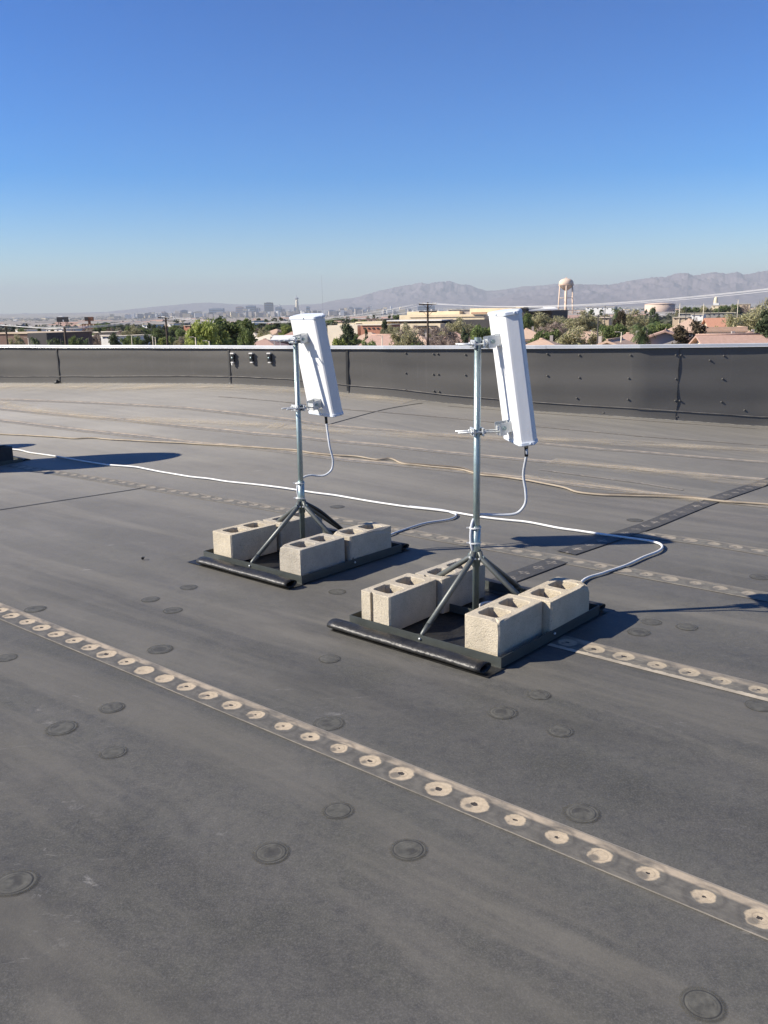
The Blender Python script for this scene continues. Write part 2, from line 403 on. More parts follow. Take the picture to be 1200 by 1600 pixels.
def antenna_mat():
    t = NT('radome_plastic', .46, .45); co = t.coord()
    n = t.noise(t.mapping(co, (6, 6, 1)), 5, 5, .6); n2 = t.noise(co, 60, 3)
    c = t.mix(t.ramp(n, [(.3, 0.0), (.75, 1.0)]), (.70, .705, .71), (.62, .63, .64))
    c = t.mix(t.ramp(n2, [(.55, 0.0), (.8, .3)]), c, (.55, .54, .52)); sk = t.noise(t.mapping(co, (16, 16, .8)), 2.2, 5, .7); c = t.mix(t.ramp(sk, [(.55, 0.0), (.75, .35)]), c, (.50, .48, .43)); t.col(c); t.bump(n2, .05, .002); return t.mat
M['radome'] = antenna_mat()
M['cap'] = simple('end_cap_plastic', (.62, .66, .72), (.54, .59, .66), 12, .5, .4)
def concrete():
    t = NT('cast_concrete', .93, .15); co = t.coord(); oi = t.n('ShaderNodeObjectInfo')
    va = t.n('ShaderNodeVectorMath', operation='ADD'); t.l(co, va.inputs[0]); t.l(oi.outputs['Location'], va.inputs[1]); p = va.outputs[0]
    a = t.noise(p, 9, 5, .6); b = t.noise(p, 150, 3, .7); d = t.noise(p, 60, 4, .7)
    c = t.mix(t.ramp(a, [(.3, 0.0), (.7, 1.0)]), (.57, .50, .385), (.44, .385, .295))
    c = t.mix(t.ramp(b, [(.3, .5), (.5, 0.0)]), c, (.25, .225, .19))
    c = t.mix(t.ramp(d, [(.6, 0.0), (.8, .4)]), c, (.60, .56, .48))
    vo = t.n('ShaderNodeTexVoronoi'); vo.inputs['Scale'].default_value = 90; t.l(p, vo.inputs['Vector'])
    st = t.noise(t.mapping(p, (1, 1, .5)), 4.2, 5, .65); c = t.mix(t.ramp(st, [(.52, 0.0), (.72, .45)]), c, (.27, .24, .19))
    hv = t.n('ShaderNodeHueSaturation'); t.l(c, hv.inputs['Color']); t.l(t.math('MULTIPLY_ADD', oi.outputs['Random'], .26, .84), hv.inputs['Value']); t.l(t.math('MULTIPLY_ADD', oi.outputs['Random'], .4, .8), hv.inputs['Saturation']); c = hv.outputs[0]
    pit = t.ramp(vo.outputs['Distance'], [(.13, 1.0), (.24, 0.0)])
    pk = t.math('MULTIPLY', pit, t.ramp(d, [(.5, 0.0), (.6, .7)])); c = t.mix(pk, c, (.15, .135, .11))
    t.col(c)
    h = t.math('SUBTRACT', t.math('ADD', b, t.math('MULTIPLY', d, .8)), pk); t.bump(h, .8, .005); return t.mat
M['block'] = concrete(); M['darkblock'] = simple('dark_concrete', (.045, .045, .047), (.07, .068, .066), 14, .9, .2, 0, .3)  # plain darker tone for the blocks of the left-edge stand
def wall_mat():
    t = NT('parapet_membrane', .85, .12); co = t.coord()
    a = t.noise(t.mapping(co, (.25, .25, 1.8)), 1.5, 2, .45); b = t.noise(co, 3.2, 6, .7, .5); s = t.noise(co, 90, 3, .7)
    c = t.mix(t.ramp(a, [(.3, 0.0), (.7, 1.0)]), (.090, .087, .082), (.118, .113, .105))
    c = t.mix(t.ramp(b, [(.52, 0.0), (.8, .3)]), c, (.13, .125, .12))
    c = t.mix(t.ramp(s, [(.5, 0.0), (.85, .3)]), c, (.2, .19, .18))
    st = t.noise(t.mapping(co, (2.6, 2.6, .12)), 3.5, 5, .7)
    c = t.mix(t.ramp(st, [(.6, 0.0), (.75, .28)]), c, (.19, .18, .165))
    t.col(c); h = t.math('ADD', t.math('MULTIPLY', a, 2.0), t.math('MULTIPLY', s, .06)); t.bump(h, .35, .015); return t.mat
M['wall'] = wall_mat()
M['wall_edge'] = simple('dusty_flashing_edge', (.30, .28, .25), (.12, .11, .105), 7, .8)
M['coping'] = simple('white_coping_metal', (.64, .65, .65), (.50, .51, .53), 1.5, .30, .6, .1, .08, stretch=(1, 1, 3))
M['joint'] = simple('joint_sealant', (.014, .014, .014), (.03, .03, .03), 9, .5)
M['chalk'] = simple('white_chalky_scrap', (.72, .71, .68), (.5, .48, .45), 20, .9)

# ------------------------------------------------------------------ roof
def build_roof():
    mb = MB(); xs = np.concatenate([np.arange(-23, -8, 1.0), np.arange(-8, 8, .2), np.arange(8, 17.1, 1.0)])
    n = 110
    for X in xs:
        Yw, zb = wall_at(X)
        for j in range(n+1):
            y = -8 + (Yw+8.12)*(j/n)
            z = roof_z(X, y)
            mb.v.append((float(X), float(y), float(z)))
    for i in range(len(xs)-1):
        for j in range(n):
            a = i*(n+1)+j; mb.face((a, a+n+1, a+n+2, a+1), 0, True)
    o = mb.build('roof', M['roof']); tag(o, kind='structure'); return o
roof = build_roof()

def strip_world(name, line, off0, off1, mat, h=.004, step=.12, u0=0.0, kids=roof, norm=False):
    """a ribbon laid on the roof along a plan polyline; off0/off1 = signed offsets to the left of travel"""
    P = [Vector((p[0], p[1])) for p in line]
    pts = []; u = 0
    for a, b in zip(P, P[1:]):
        L = (b-a).length; k = max(1, int(L/step))
        for i in range(k): pts.append((a.lerp(b, i/k), u+L*i/k))
        u += L
    pts.append((P[-1], u)); tot = u
    mb = MB(); prev = None
    for i, (p, uu) in enumerate(pts):
        q0 = pts[max(i-1, 0)][0]; q1 = pts[min(i+1, len(pts)-1)][0]
        d = (q1-q0).normalized(); nrm = Vector((-d.y, d.x))
        row = []
        for k in range(5):
            o = off0 + (off1-off0)*k/4; q = p + nrm*o
            lift = h if 0 < k < 4 else h*.8
            mb.v.append((q.x, q.y, roof_z(q.x, q.y)+lift)); row.append((len(mb.v)-1, (uu+u0, (k/4 if norm else k/4*(off1-off0)))))
        if prev:
            for k in range(4):
                A, B, Cc, D = prev[k], row[k], row[k+1], prev[k+1]
                mb.face((A[0], B[0], Cc[0], D[0]), 0, True, [A[1], B[1], Cc[1], D[1]])
        prev = row
    return mb.build(name, mat, kids)

dS = Vector((.764, -.645)).normalized()
def sl(px): return [on_roof(*p).xy for p in px]
# near lap: upper edge through the two surveyed corners; strip 0.145 wide to its right
A0 = on_z(0, 942, 0).xy
strip_world('lap_seam', [A0-dS*2.2, A0+dS*6.4], -.145, 0.0, M['seam_near'], u0=.5)
# disc phase: one disc sits 4.140 m along from A0 (u there = 2.2+4.14+.5)
B0 = on_z(894, 1019, 0).xy
strip_world('lap_seam', [B0-dS*.25, B0+dS*3.6], 0.0, .17, M['seam_b'], u0=.06)
C0 = on_z(253, 766, 0).xy
S3 = sl([(20, 727), (50, 733), (130, 745), (213, 758), (317, 776), (413, 792), (558, 817), (667, 837), (775, 856), (904, 879), (1043, 904), (1113, 917), (1200, 933)])
S3.append(S3[-1]+dS*1.5)
strip_world('lap_seam', S3, -.088, .077, M['seam_c'], u0=.04)
S4 = sl([(985, 833), (1100, 848), (1200, 864)]); S4.append(S4[-1]+dS*2)
strip_world('lap_seam', S4, -.08, .085, M['seam_c'], u0=.1)
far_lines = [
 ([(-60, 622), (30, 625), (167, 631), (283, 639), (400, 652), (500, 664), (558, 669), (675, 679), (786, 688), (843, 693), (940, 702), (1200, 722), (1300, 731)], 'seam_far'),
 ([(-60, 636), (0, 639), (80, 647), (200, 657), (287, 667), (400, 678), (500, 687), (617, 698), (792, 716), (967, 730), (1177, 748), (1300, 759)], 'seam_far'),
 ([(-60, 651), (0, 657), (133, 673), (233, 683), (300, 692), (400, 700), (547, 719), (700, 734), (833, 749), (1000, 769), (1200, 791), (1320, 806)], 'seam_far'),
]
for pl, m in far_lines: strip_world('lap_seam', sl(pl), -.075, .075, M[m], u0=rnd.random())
thin_lines = [
 [(342, 620), (450, 629), (541, 640), (608, 645), (701, 653), (771, 660), (843, 667), (1000, 682), (1200, 695.5), (1300, 703)],
 [(700, 634.5), (840, 645.5), (1000, 657), (1200, 670), (1300, 678)],
 [(843, 734), (1000, 755), (1067, 766)],
]
for pl in thin_lines: strip_world('lap_edge', sl(pl), -.025, .025, M['seam_thin'], u0=rnd.random())
# cover strips crossing the laps
P1 = sl([(1214, 748), (1200, 753), (1100, 787), (1013, 822), (884, 865)])
strip_world('cover_strip', P1, -.075, .075, M['patch'], h=.008)
P2 = sl([(872, 877), (765, 910), (600, 962)])
P2b = [P2[0], P2[0] + (P1[-1]-P1[0]).normalized()*1.1]
strip_world('cover_strip', P2b, -.075, .075, M['patch'], h=.008)
# dark lap edges of the cross sheets
for pl in ([(-60, 806), (0, 797), (228, 762)], [(510, 665), (660, 630)]):
    strip_world('lap_edge', sl(pl), -.009, .009, M['joint'], h=.005)
# dust drifts
for pl, w in (([(-40, 622), (20, 634), (70, 643), (130, 651), (200, 656), (300, 662), (440, 668)], .45), ([(420, 668), (520, 673), (640, 680), (780, 686), (900, 690), (1050, 697), (1220, 706)], .55),
              ([(-40, 604), (150, 606), (330, 606), (480, 613), (640, 628)], 1.0), ([(860, 722), (950, 731), (1060, 742), (1200, 757)], .5), ([(820, 744), (960, 765), (1100, 783)], .30)):
    strip_world('dust_drift', sl(pl), -w/2, w/2, M['drift'], h=.012, norm=True, u0=rnd.random()*9)

def plate_mesh(key='plate'):
    mb = MB(); k = 36
    prof = [(0, .0014), (.014, .0014), (.03, .0015), (.042, .0017), (.046, .0015), (.0475, .0008), (.050, .0012), (.056, .0010), (.066, .0006)]
    mb.v.append((0, 0, prof[0][1])); base = []
    for r, z in prof[1:]:
        base.append(len(mb.v))
        for i in range(k): a = 2*PI*i/k; mb.v.append((r*math.cos(a), r*math.sin(a), z))
    for i in range(k): mb.face((0, base[0]+i, base[0]+(i+1) % k), 0, True)
    for a, b in zip(base, base[1:]):
        for i in range(k): j = (i+1) % k; mb.face((a+i, b+i, b+j, a+j), 0, True)
    return mb.mesh('fastener_plate', M[key])
pm, pm2 = plate_mesh(), plate_mesh('plate_faint'); npl = 0
for x, y in [(175, 1106), (96, 1138), (177, 1176), (528, 1267), (424, 1333), (638, 1328), (22, 1380), (1098, 1570), (908, 1271), (513, 1131), (785, 1114),
             (875, 1143), (842, 1086), (10, 1028), (55, 952), (270, 954), (235, 937), (250, 1015), (515, 1030), (295, 918), (998, 988), (1018, 972), (1073, 980),
             (1187, 1103), (1188, 902), (992, 813), (527, 792), (527, 925)]:
    p = on_roof(x, y); o = bpy.data.objects.new('fastener_plate', pm if npl < 8 else pm2); npl += 1; C.objects.link(o); o.parent = roof
    o.location = (p.x, p.y, p.z+.001); o.rotation_euler = (0, 0, rnd.uniform(0, 6.28)); s = rnd.uniform(.86, 1.06); o.scale = (s, s*rnd.uniform(.93, 1.05), rnd.uniform(.6, 1.5))

# ------------------------------------------------------------------ parapet
wallT = empty('parapet_wall', (0, WALL[5][1], WALL[5][2]), 'low dark grey parapet wall with white metal coping along the far roof edge', 'wall')
wo = Vector(wallT.location)
def wall_pts(step=.15):
    out = []; L = 0
    for (a, b) in zip(WALL, WALL[1:]):
        A, B = Vector(a), Vector(b); k = max(1, int((B.xy-A.xy).length/step))
        for i in range(k): out.append(A.lerp(B, i/k))
    out.append(Vector(WALL[-1])); return out
WP = wall_pts()
def wnorm(i):
    a, b = WP[max(i-3, 0)], WP[min(i+3, len(WP)-1)]; d = (b-a).xy.normalized(); return Vector((d.y, -d.x, 0))   # toward the camera side
def sub(p): return tuple(Vector(p)-wo)
mb = MB(); rows = 26
for i, p in enumerate(WP):
    n = wnorm(i)
    for j in range(rows+1):
        z = p.z-.02 + (CAPZ-.05 - p.z+.02)*j/rows
        q = Vector((p.x, p.y, z)); f = j/rows
        amp = .003*math.sin(f*17 + .9*noise.noise(Vector((p.x*.3, 0, 3)))*2) + .006*noise.noise(Vector((p.x*.7, z*3.0, 1))) + .004*noise.noise(Vector((p.x*2.5, z*5, 5)))
        foot = .025*max(0, 1-f*9)**2
        mb.v.append(sub(q + n*(amp+foot)))
for i in range(len(WP)-1):
    for j in range(rows):
        a = i*(rows+1)+j; mb.face((a, a+rows+1, a+rows+2, a+1), 0, True)
mb.build('wall_face', M['wall'], wallT)
mb = MB()      # flashing lap edge, a thin ledge about 0.12 m above the roof
for i in range(len(WP)-1):
    v = []
    for k, p in ((i, WP[i]), (i+1, WP[i+1])):
        n = wnorm(k); z = p.z + .13 + .006*noise.noise(Vector((p.x*1.5, 0, 0)))
        for dz, o in ((-.004, .014), (.002, .015), (.004, .008)): v.append(Vector((p.x, p.y, z+dz)) + n*o)
    mb.quad(*[sub(q) for q in (v[0], v[3], v[4], v[1])]); mb.quad(*[sub(q) for q in (v[1], v[4], v[5], v[2])])
mb.build('flashing_edge', M['wall_edge'], wallT)
# ragged whitish line where wall meets roof
strip_pts = [(WP[i].xy + wnorm(i).xy*.075) for i in range(0, len(WP), 2)]
t_ = NT('foot_dust', .9, .2); uvc = t_.coord('UV'); k_ = t_.ramp(t_.noise(t_.mapping(uvc, (1, 3, 1)), 9, 6, .7), [(.42, 0.0), (.55, .9)])
t_.col((.42, .40, .36)); t_.l(k_, t_.b.inputs['Alpha']); M['foot'] = t_.mat
strip_world('lap_edge', strip_pts, -.012, .010, M['foot'], h=.010)
# coping in lengths
starts = list(range(0, len(WP)-1, 20))
for s0 in starts:
    s1 = min(s0+20, len(WP)-1); mb = MB(); rings = []
    for i in range(s0, s1+1):
        p, n = WP[i], wnorm(i); base = len(mb.v)
        dz = .0015*((s0//20) % 2); bow = .003*noise.noise(Vector((p.x*.8, 7, 0)))
        if i == s1 and s1 < len(WP)-1: p = p.lerp(WP[i-1], .03)
        for o, z in ((.034, CAPZ-.050), (.027, CAPZ-.047), (.027, CAPZ-.008), (.021, CAPZ), (-.30, CAPZ-.012), (-.305, CAPZ-.07)):
            mb.v.append(sub(Vector((p.x, p.y, z+dz+bow)) + n*(o+dz)))
        rings.append(base)
    for a, b in zip(rings, rings[1:]):
        for k in range(5): mb.face((a+k, b+k, b+k+1, a+k+1))
    for r_ in (rings[0], rings[-1]): mb.face([r_+k for k in range(6)])
    mb.build('coping', M['coping'], wallT)
# outer face of the building under the parapet
mb = MB()
for i in range(0, len(WP)-1, 4):
    j = min(i+4, len(WP)-1); A = WP[i]-wnorm(i)*.3; B = WP[j]-wnorm(j)*.3
    mb.quad(*[sub(q) for q in (Vector((A.x, A.y, -9)), Vector((A.x, A.y, CAPZ-.05)), Vector((B.x, B.y, CAPZ-.05)), Vector((B.x, B.y, -9)))])
mb.build('outer_wall', simple('stucco', (.45, .4, .33), None, 3, .9), wallT)

def on_wall(x, y):
    """sight line against the parapet face"""
    X = ray(x, y).x*14
    for _ in range(20):
        Y, zb = wall_at(X); p = at_depth(x, y, Y); X = .5*X+.5*p.x
    Y, zb = wall_at(X); p = at_depth(x, y, Y)
    i = min(range(len(WP)), key=lambda k: abs(WP[k].x-p.x)); return p, wnorm(i), zb
bolt = MB(); bolt.lathe([(0.0, -.012), (.013, -.012), (.014, 0), (.012, .003), (.008, .006), (0.002, .007)], 10)
bm_ = bolt.mesh('bolt', M['wall'])
for x, y in [(634, 552), (677, 553), (684, 553), (727, 554), (634, 583), (677, 585), (685, 585), (727, 586), (634, 609), (678, 611), (686, 612), (905, 555), (985, 555), (1056, 555), (1064, 555),
             (1131, 556), (905, 590), (982, 591), (1056, 592), (1129, 592), (901, 622), (981, 624), (1055, 626), (1062, 626), (1127, 628), (943, 645), (1058, 651), (1109, 563), (855, 553), (855, 587), (1163, 641)]:
    p, n, zb = on_wall(x, y); o = bpy.data.objects.new('bolt', bm_); C.objects.link(o); o.parent = wallT
    o.location = sub(p + n*.008); o.rotation_euler = n.to_track_quat('Z', 'Y').to_euler()
# joints
for x, wd, dark in ((90, .03, .5), (358, .032, .6), (542.5, .036, 1), (1061, .010, .6)):
    pB, n, zb = on_wall(x, 560); mb = MB(); z0, z1 = zb-.01, CAPZ-.065; side = Vector((0, 0, 1)).cross(n); prev = None
    for k in range(17):
        f = k/16; z = z0+(z1-z0)*f; wob = .006*noise.noise(Vector((x, z*6, 0)))*(3 if x > 1000 else 1)
        c = Vector((pB.x, pB.y, z)) + side*wob + n*((.013 if x < 1000 else .008)+.022*max(0, 1-f*9)**2)
        hw = wd/2*(1+.2*noise.noise(Vector((z*9, x, 2))))
        row = len(mb.v)
        for s_, o_ in ((-1, -.03), (-1, 0), (1, 0), (1, -.03)): mb.v.append(sub(c + side*s_*hw + n*o_))
        if prev is not None:
            for q in range(3): mb.face((prev+q, prev+q+1, row+q+1, row+q))
        prev = row
    mb.build('joint_strip', M['joint'] if dark > .7 else simple('joint_grey%d' % x, (.035, .034, .034), (.06, .058, .056), 9, .6), wallT)
    if dark >= .5 and x < 100:
        mb = MB(); c = Vector((pB.x, pB.y, zb+.02))+n*.07; mb.lathe([(.06, -.015), (.05, .01), (.025, .035), (.01, .05)], 10, sub(c)); mb.build('joint_boot', M['joint'], wallT)
# three small black outlets with chalky ends
for x in (365.5, 394.5, 422.5):
    p, n, zb = on_wall(x, 559); R = Matrix.Rotation(math.atan2(n.y, n.x)+PI/2, 3, 'Z')
    mb = MB(); mb.box(p+n*.03-wo, (.062, .035, .125), mat=R, bev=.004)
    o = mb.build('wall_outlet', M['black'], wallT)
    mb = MB(); mb.box(p+n*.035+Vector((0, 0, .072))-wo, (.072, .045, .022), mat=R, bev=.003)
    mb.box(p+n*.035+Vector((-.004 if x < 380 else .006, 0, -.075))-wo, (.055, .04, .02), mat=R, bev=.003)
    if x < 380: mb.box(p+n*.035+Vector((-.012, 0, -.10))-wo, (.02, .03, .04), mat=R)
    mb.build('outlet_rim', M['chalk'], o)
    mb = MB(); mb.lathe([(.018, 0), (.016, .01), (.004, .012)], 12, p+n*.048-wo, R=R@Matrix.Rotation(PI/2, 3, 'X')); mb.build('outlet_knob', M['galv'], o)

# ------------------------------------------------------------------ antenna mounts
AX = Vector((math.sin(math.radians(131)), math.cos(math.radians(131)), 0))   # frame axis a
BX = Vector((math.sin(math.radians(41)), math.cos(math.radians(41)), 0))     # frame axis b
RZ = math.atan2(AX.y, AX.x)
def azv(deg): a = math.radians(deg); return Vector((math.sin(a), math.cos(a), 0))

def frame_parts(T):
    """square angle-iron frame with cross rail, four legs, collar; local x = a, local y = b"""
    S = .4725; hgt = .052; th = .004
    for k in range(4):
        mb = MB(); R = Matrix.Rotation(k*PI/2, 3, 'Z')
        L = S if k % 2 == 0 else S-.005
        mb.box(R@Vector((0, -S+th/2, .004+hgt/2)), (2*L, th, hgt), mat=R)
        mb.box(R@Vector((0, -S+.022+.002, .0065)), (2*L-.01, .04, th), mat=R)
        o = mb.build('frame_rail', M['rail'], T)
        bb = MB(); bb.lathe([(.007, 0), (.007, .005), (.003, .008)], 8, R@Vector((.0, -S-.0005, .036)), R=R@Matrix.Rotation(PI/2, 3, 'X')); bb.build('rail_bolt', M['clamp'], o)
    mb = MB(); mb.box((0, 0.022, .0125), (2*S-.012, .045, .004)); mb.box((0, .0, .034), (2*S-.012, .004, .045)); mb.build('cross_rail', M['rail'], T)
def leg(T, foot, top, r=.0145):
    mb = MB(); foot, top = Vector(foot), Vector(top); d = (top-foot)
    out = Vector((top.x, top.y, 0)).normalized()
    mb.tube([top-out*.012+Vector((0, 0, .035)), top, top-d*.03+Vector((0, 0, .0)), foot+d*.12], r, 12)
    p0 = foot+d*.12; k = len(mb.v)       # flattened foot
    mb.tube([p0, foot+d*.06, foot, foot-Vector((0, 0, .018))], r, 12, radii=[r, r*.9, r*.8, r*.7])
    return mb.build('leg', M['leg'], T)

def antenna(T, anchor, az, tilt, zc_top, zc_low, L=.648):
    """panel on the mast; az = compass direction of its back; local frame of the mount (rotated RZ)"""
    inv = Matrix.Rotation(-RZ, 3, 'Z')
    back = inv@azv(az); side = Vector((0, 0, 1)).cross(back)       # horizontal, across the back
    lean = math.radians(tilt)
    axis = (Vector((0, 0, 1))*math.cos(lean) + back*math.sin(lean)).normalized()
    nb = (back*math.cos(lean) - Vector((0, 0, 1))*math.sin(lean)).normalized()   # outward normal of the back
    org = Vector(anchor)                                    # middle of the bottom end on the back face
    def P(x, y, z): return org + side*x - nb*y + axis*z     # y runs from back to front
    W, D = .150, .105
    half = [(0, 0), (W-.022, 0), (W-.010, .0025), (W-.002, .010), (W+.001, .020), (W+.012, .064), (W+.010, .072), (W-.040, D-.004), (W-.055, D), (0, D)]
    poly = half + [(-x, y) for x, y in half[-2:0:-1]]
    Mx = Matrix(((side.x, -nb.x, axis.x, org.x), (side.y, -nb.y, axis.y, org.y), (side.z, -nb.z, axis.z, org.z), (0, 0, 0, 1)))
    mb = MB(); mb.prism(poly, .012, L-.012, 0, Mx, False)
    for i in range(len(mb.f)):
        pass
    pan = mb.build('panel', M['radome'], T)
    tag(pan)
    for z0, z1, nm in ((-.002, .012, 'end_cap'), (L-.012, L+.004, 'end_cap')):
        mb = MB(); e = [(x*1.045, (y-.06)*1.05+.06) for x, y in poly]
        e2 = [(x*.985, (y-.06)*.985+.06) for x, y in poly]
        n0 = len(mb.v); k = len(e)
        if z0 < 0: lv = [(z0-.004, e2), (z0+.001, e), (z1, e)]
        else: lv = [(z0, e), (z1-.003, e), (z1+.002, e2)]
        for z, pl in lv:
            for x, y in pl: mb.v.append(tuple(P(x, y, z)))
        for r in range(2):
            for i in range(k): j = (i+1) % k; mb.face((n0+r*k+i, n0+r*k+j, n0+r*k+k+j, n0+r*k+k+i))
        mb.face([n0+i for i in range(k-1, -1, -1)]); mb.face([n0+2*k+i for i in range(k)])
        for x, y in ((W+.014, .05), (-W-.014, .05), (.03, -.004)):
            mb.lathe([(.006, -.004), (.006, .003), (.002, .005)], 8, P(x, y, (z0+z1)/2), R=(side if x > W else -side if x < -W else nb).to_track_quat('Z', 'Y').to_matrix())
        mb.build(nm, M['cap'], pan)
    mb = MB(); n_ = 12
    mb.quad(P(-.03, -.001, L-.062), P(.035, -.001, L-.062), P(.035, -.001, L-.046), P(-.03, -.001, L-.046)); mb.build('rating_label', M['cap'], pan)
    # brackets
    for which, zc, s_, in (('top', zc_top, L*.80), ('low', zc_low, L*.13)):
        c = P(0, 0, s_)                 # on the back face
        B = MB()
        base = Matrix((side, -nb, axis)).transposed()
        B.box(P(0, -.003, s_), (.085, .005, .062), mat=base)
        for sx in (-1, 1): B.box(P(sx*.041, -.034, s_), (.004, .062, .050), mat=base)
        br = B.build('bracket', M['clamp'], T)
        bt = MB(); bt.tube([P(-.052, -.040, s_), P(.052, -.040, s_)], .005, 8)
        for sx in (-1, 1): bt.tube([P(sx*.044, -.040, s_), P(sx*.050, -.040, s_)], .011, 6)
        bt.build('bolt', M['galv'], br)
        # mast clamp: two plates gripping the mast, joined by threaded rods running to the bracket
        cl = MB(); Rb = Matrix((side, -back, Vector((0, 0, 1)))).transposed()
        for q in (1, -1): cl.box(back*q*.024+Vector((0, 0, zc)), (.082, .010, .040), mat=Rb, bev=.002)
        for q in (1, -1):
            for hh in (-.011, .011): cl.box(back*q*.030+Vector((0, 0, zc+hh)), (.050, .007, .004), mat=Rb)
        co = cl.build('mast_clamp', M['clamp'], T)
        pb = P(0, -.046, s_); reach = -(pb.dot(back))
        rd = MB()
        for sx in (-.031, .031):
            rd.tube([side*sx+back*.105+Vector((0, 0, zc)), side*sx-back*(max(.03, reach-.012))+Vector((0, 0, zc))], .0048, 8)
            for dd in (.034, -.034): rd.tube([side*sx+back*(dd-.005)+Vector((0, 0, zc)), side*sx+back*(dd+.005)+Vector((0, 0, zc))], .0095, 6)
        rd.build('threaded_rod', M['clamp'], co)
        if reach > .05:      # small yoke plates where the rods meet the bracket
            yk = MB(); yk.box(-back*(reach-.012)+Vector((0, 0, zc)), (.082, .006, .045), mat=Rb, bev=.001)
            for sx in (-1, 1): yk.box(side*sx*.036-back*(reach+.004)+Vector((0, 0, zc)), (.004, .035, .038), mat=Rb)
            yk.build('yoke', M['clamp'], co)
    return P

def mount(loc, az, tilt, top, bot_anchor, label, zt, zl):
    T = empty('antenna_stand', loc, label, 'antenna stand', 'panel antennas on ballasted roof stands', RZ)
    frame_parts(T)
    apex = .345
    for f in ((0, -.455), (.455, 0), (0, .455), (-.455, 0)):
        fv = Vector((f[0], f[1], .055)); tv = Vector((f[0], f[1], 0)).normalized()*.032+Vector((0, 0, apex)); leg(T, fv, tv)
    mb = MB(); mb.tube([(0, 0, .30), (0, 0, .515)], .0225, 16); 
    mb.box((0, 0, apex), (.10, .006, .032)); mb.box((0, 0, apex), (.006, .10, .032))
    c_ = mb.build('collar', M['galv'], T)
    mb = MB()
    for q in range(4):
        R = Matrix.Rotation(q*PI/2, 3, 'Z'); mb.tube([R@Vector((.030, -.020, apex)), R@Vector((.030, .020, apex))], .0055, 6)
    mb.build('bolt', M['clamp'], c_)
    mb = MB(); mb.tube([(0, 0, .040), (0, 0, top)], .0175, 18); m_ = mb.build('mast', M['galv'], T)
    mb = MB(); mb.tube([(.0172, -.003, .5), (.0172, -.003, top-.005)], .0022, 6); mb.build('weld_seam', M['clamp'], m_)
    mb = MB(); mb.tube([(0, 0, top-.002), (0, 0, top+.001)], .0135, 16); mb.build('mast_mouth', M['black'], m_)
    P = antenna(T, bot_anchor, az, tilt, zt, zl)
    return T, P

NEAR = Vector((.477, 4.452, 0)); LEFT = Vector((-.55, 5.79, 0))
inv = Matrix.Rotation(-RZ, 3, 'Z')
def local(T0, world): return inv@(Vector(world)-T0)
# bottom anchor: middle of back face at lower end (world), chosen from the surveyed corners
azN, azL = 262, 233
def bottom_anchor(px, Y):   # world point of the bottom end, middle of the back face
    return at_depth(*px, Y)
nb_anchor = bottom_anchor((799.5, 690.5), 4.48)
lb_anchor = bottom_anchor((501, 648.5), 5.89)
Tn, Pn = mount(NEAR, azN, 8.4, 1.472, local(NEAR, nb_anchor), 'nearer panel antenna on a galvanized mast and square frame, right of centre', 1.44, 1.005)
Tl, Pl = mount(LEFT, azL, 11.2, 1.452, local(LEFT, lb_anchor), 'farther panel antenna on a galvanized mast and square frame, left of centre', 1.435, 1.00)

# rubber mats, rolled up along the front and back
def rubber_mat(loc, label, front=(-.505, .45), ext=0.0):
    T = empty('rubber_mat', loc, label, 'rubber mat', 'rubber mats under the antenna stands', RZ)
    mb = MB(); nx, ny = 30, 34
    for i in range(nx+1):
        for j in range(ny+1):
            x = -.49+.975*i/nx; y = -.60+1.16*j/ny
            mb.v.append((x, y, .0055+.0012*noise.noise(Vector((x*8, y*8, loc[0])))))
    for i in range(nx):
        for j in range(ny): a = i*(ny+1)+j; mb.face((a, a+ny+1, a+ny+2, a+1), 0, True)
    mb.build('sheet', M['mat'], T)
    def roll(x0, x1, y, rx, rz, nm='rolled_edge', seed=0):
        m2 = MB(); n = 26; prev = None; k = 22
        for i in range(n+1):
            f = i/n; x = x0+(x1-x0)*f
            wob = 1+.05*noise.noise(Vector((f*5, seed, 0)))
            r0, r1 = len(m2.v), None
            yc = y+.006*noise.noise(Vector((f*4, seed, 5)))
            for q in range(k):
                a = 2*PI*q/k; m2.v.append((x, yc+math.cos(a)*rx*wob, .008+rz*wob+math.sin(a)*rz*wob))
            for q in range(k):
                a = 2*PI*q/k; m2.v.append((x, yc+math.cos(a)*(rx-.006)*wob, .008+rz*wob+math.sin(a)*(rz-.006)*wob))
            if prev is not None:
                for q in range(k):
                    w = (q+1) % k; m2.face((prev+q, r0+q, r0+w, prev+w), 0, True); m2.face((prev+k+q, prev+k+w, r0+k+w, r0+k+q), 0, True)
            else:
                for q in range(k): w = (q+1) % k; m2.face((r0+q, r0+w, r0+k+w, r0+k+q))
            prev = r0
        for q in range(k): w = (q+1) % k; m2.face((prev+q, prev+k+q, prev+k+w, prev+w))
        return m2.build(nm, M['mat'], T)
    roll(front[0], front[1], -.565-ext, .046, .023, seed=loc[0])
    roll(-.47, .46, .53, .040, .018, seed=loc[0]+3)
    return T
rubber_mat(NEAR, 'black rubber mat with rolled edge under the nearer antenna stand')
rubber_mat(LEFT, 'black rubber mat with rolled edge under the farther antenna stand', front=(-.375, .48))

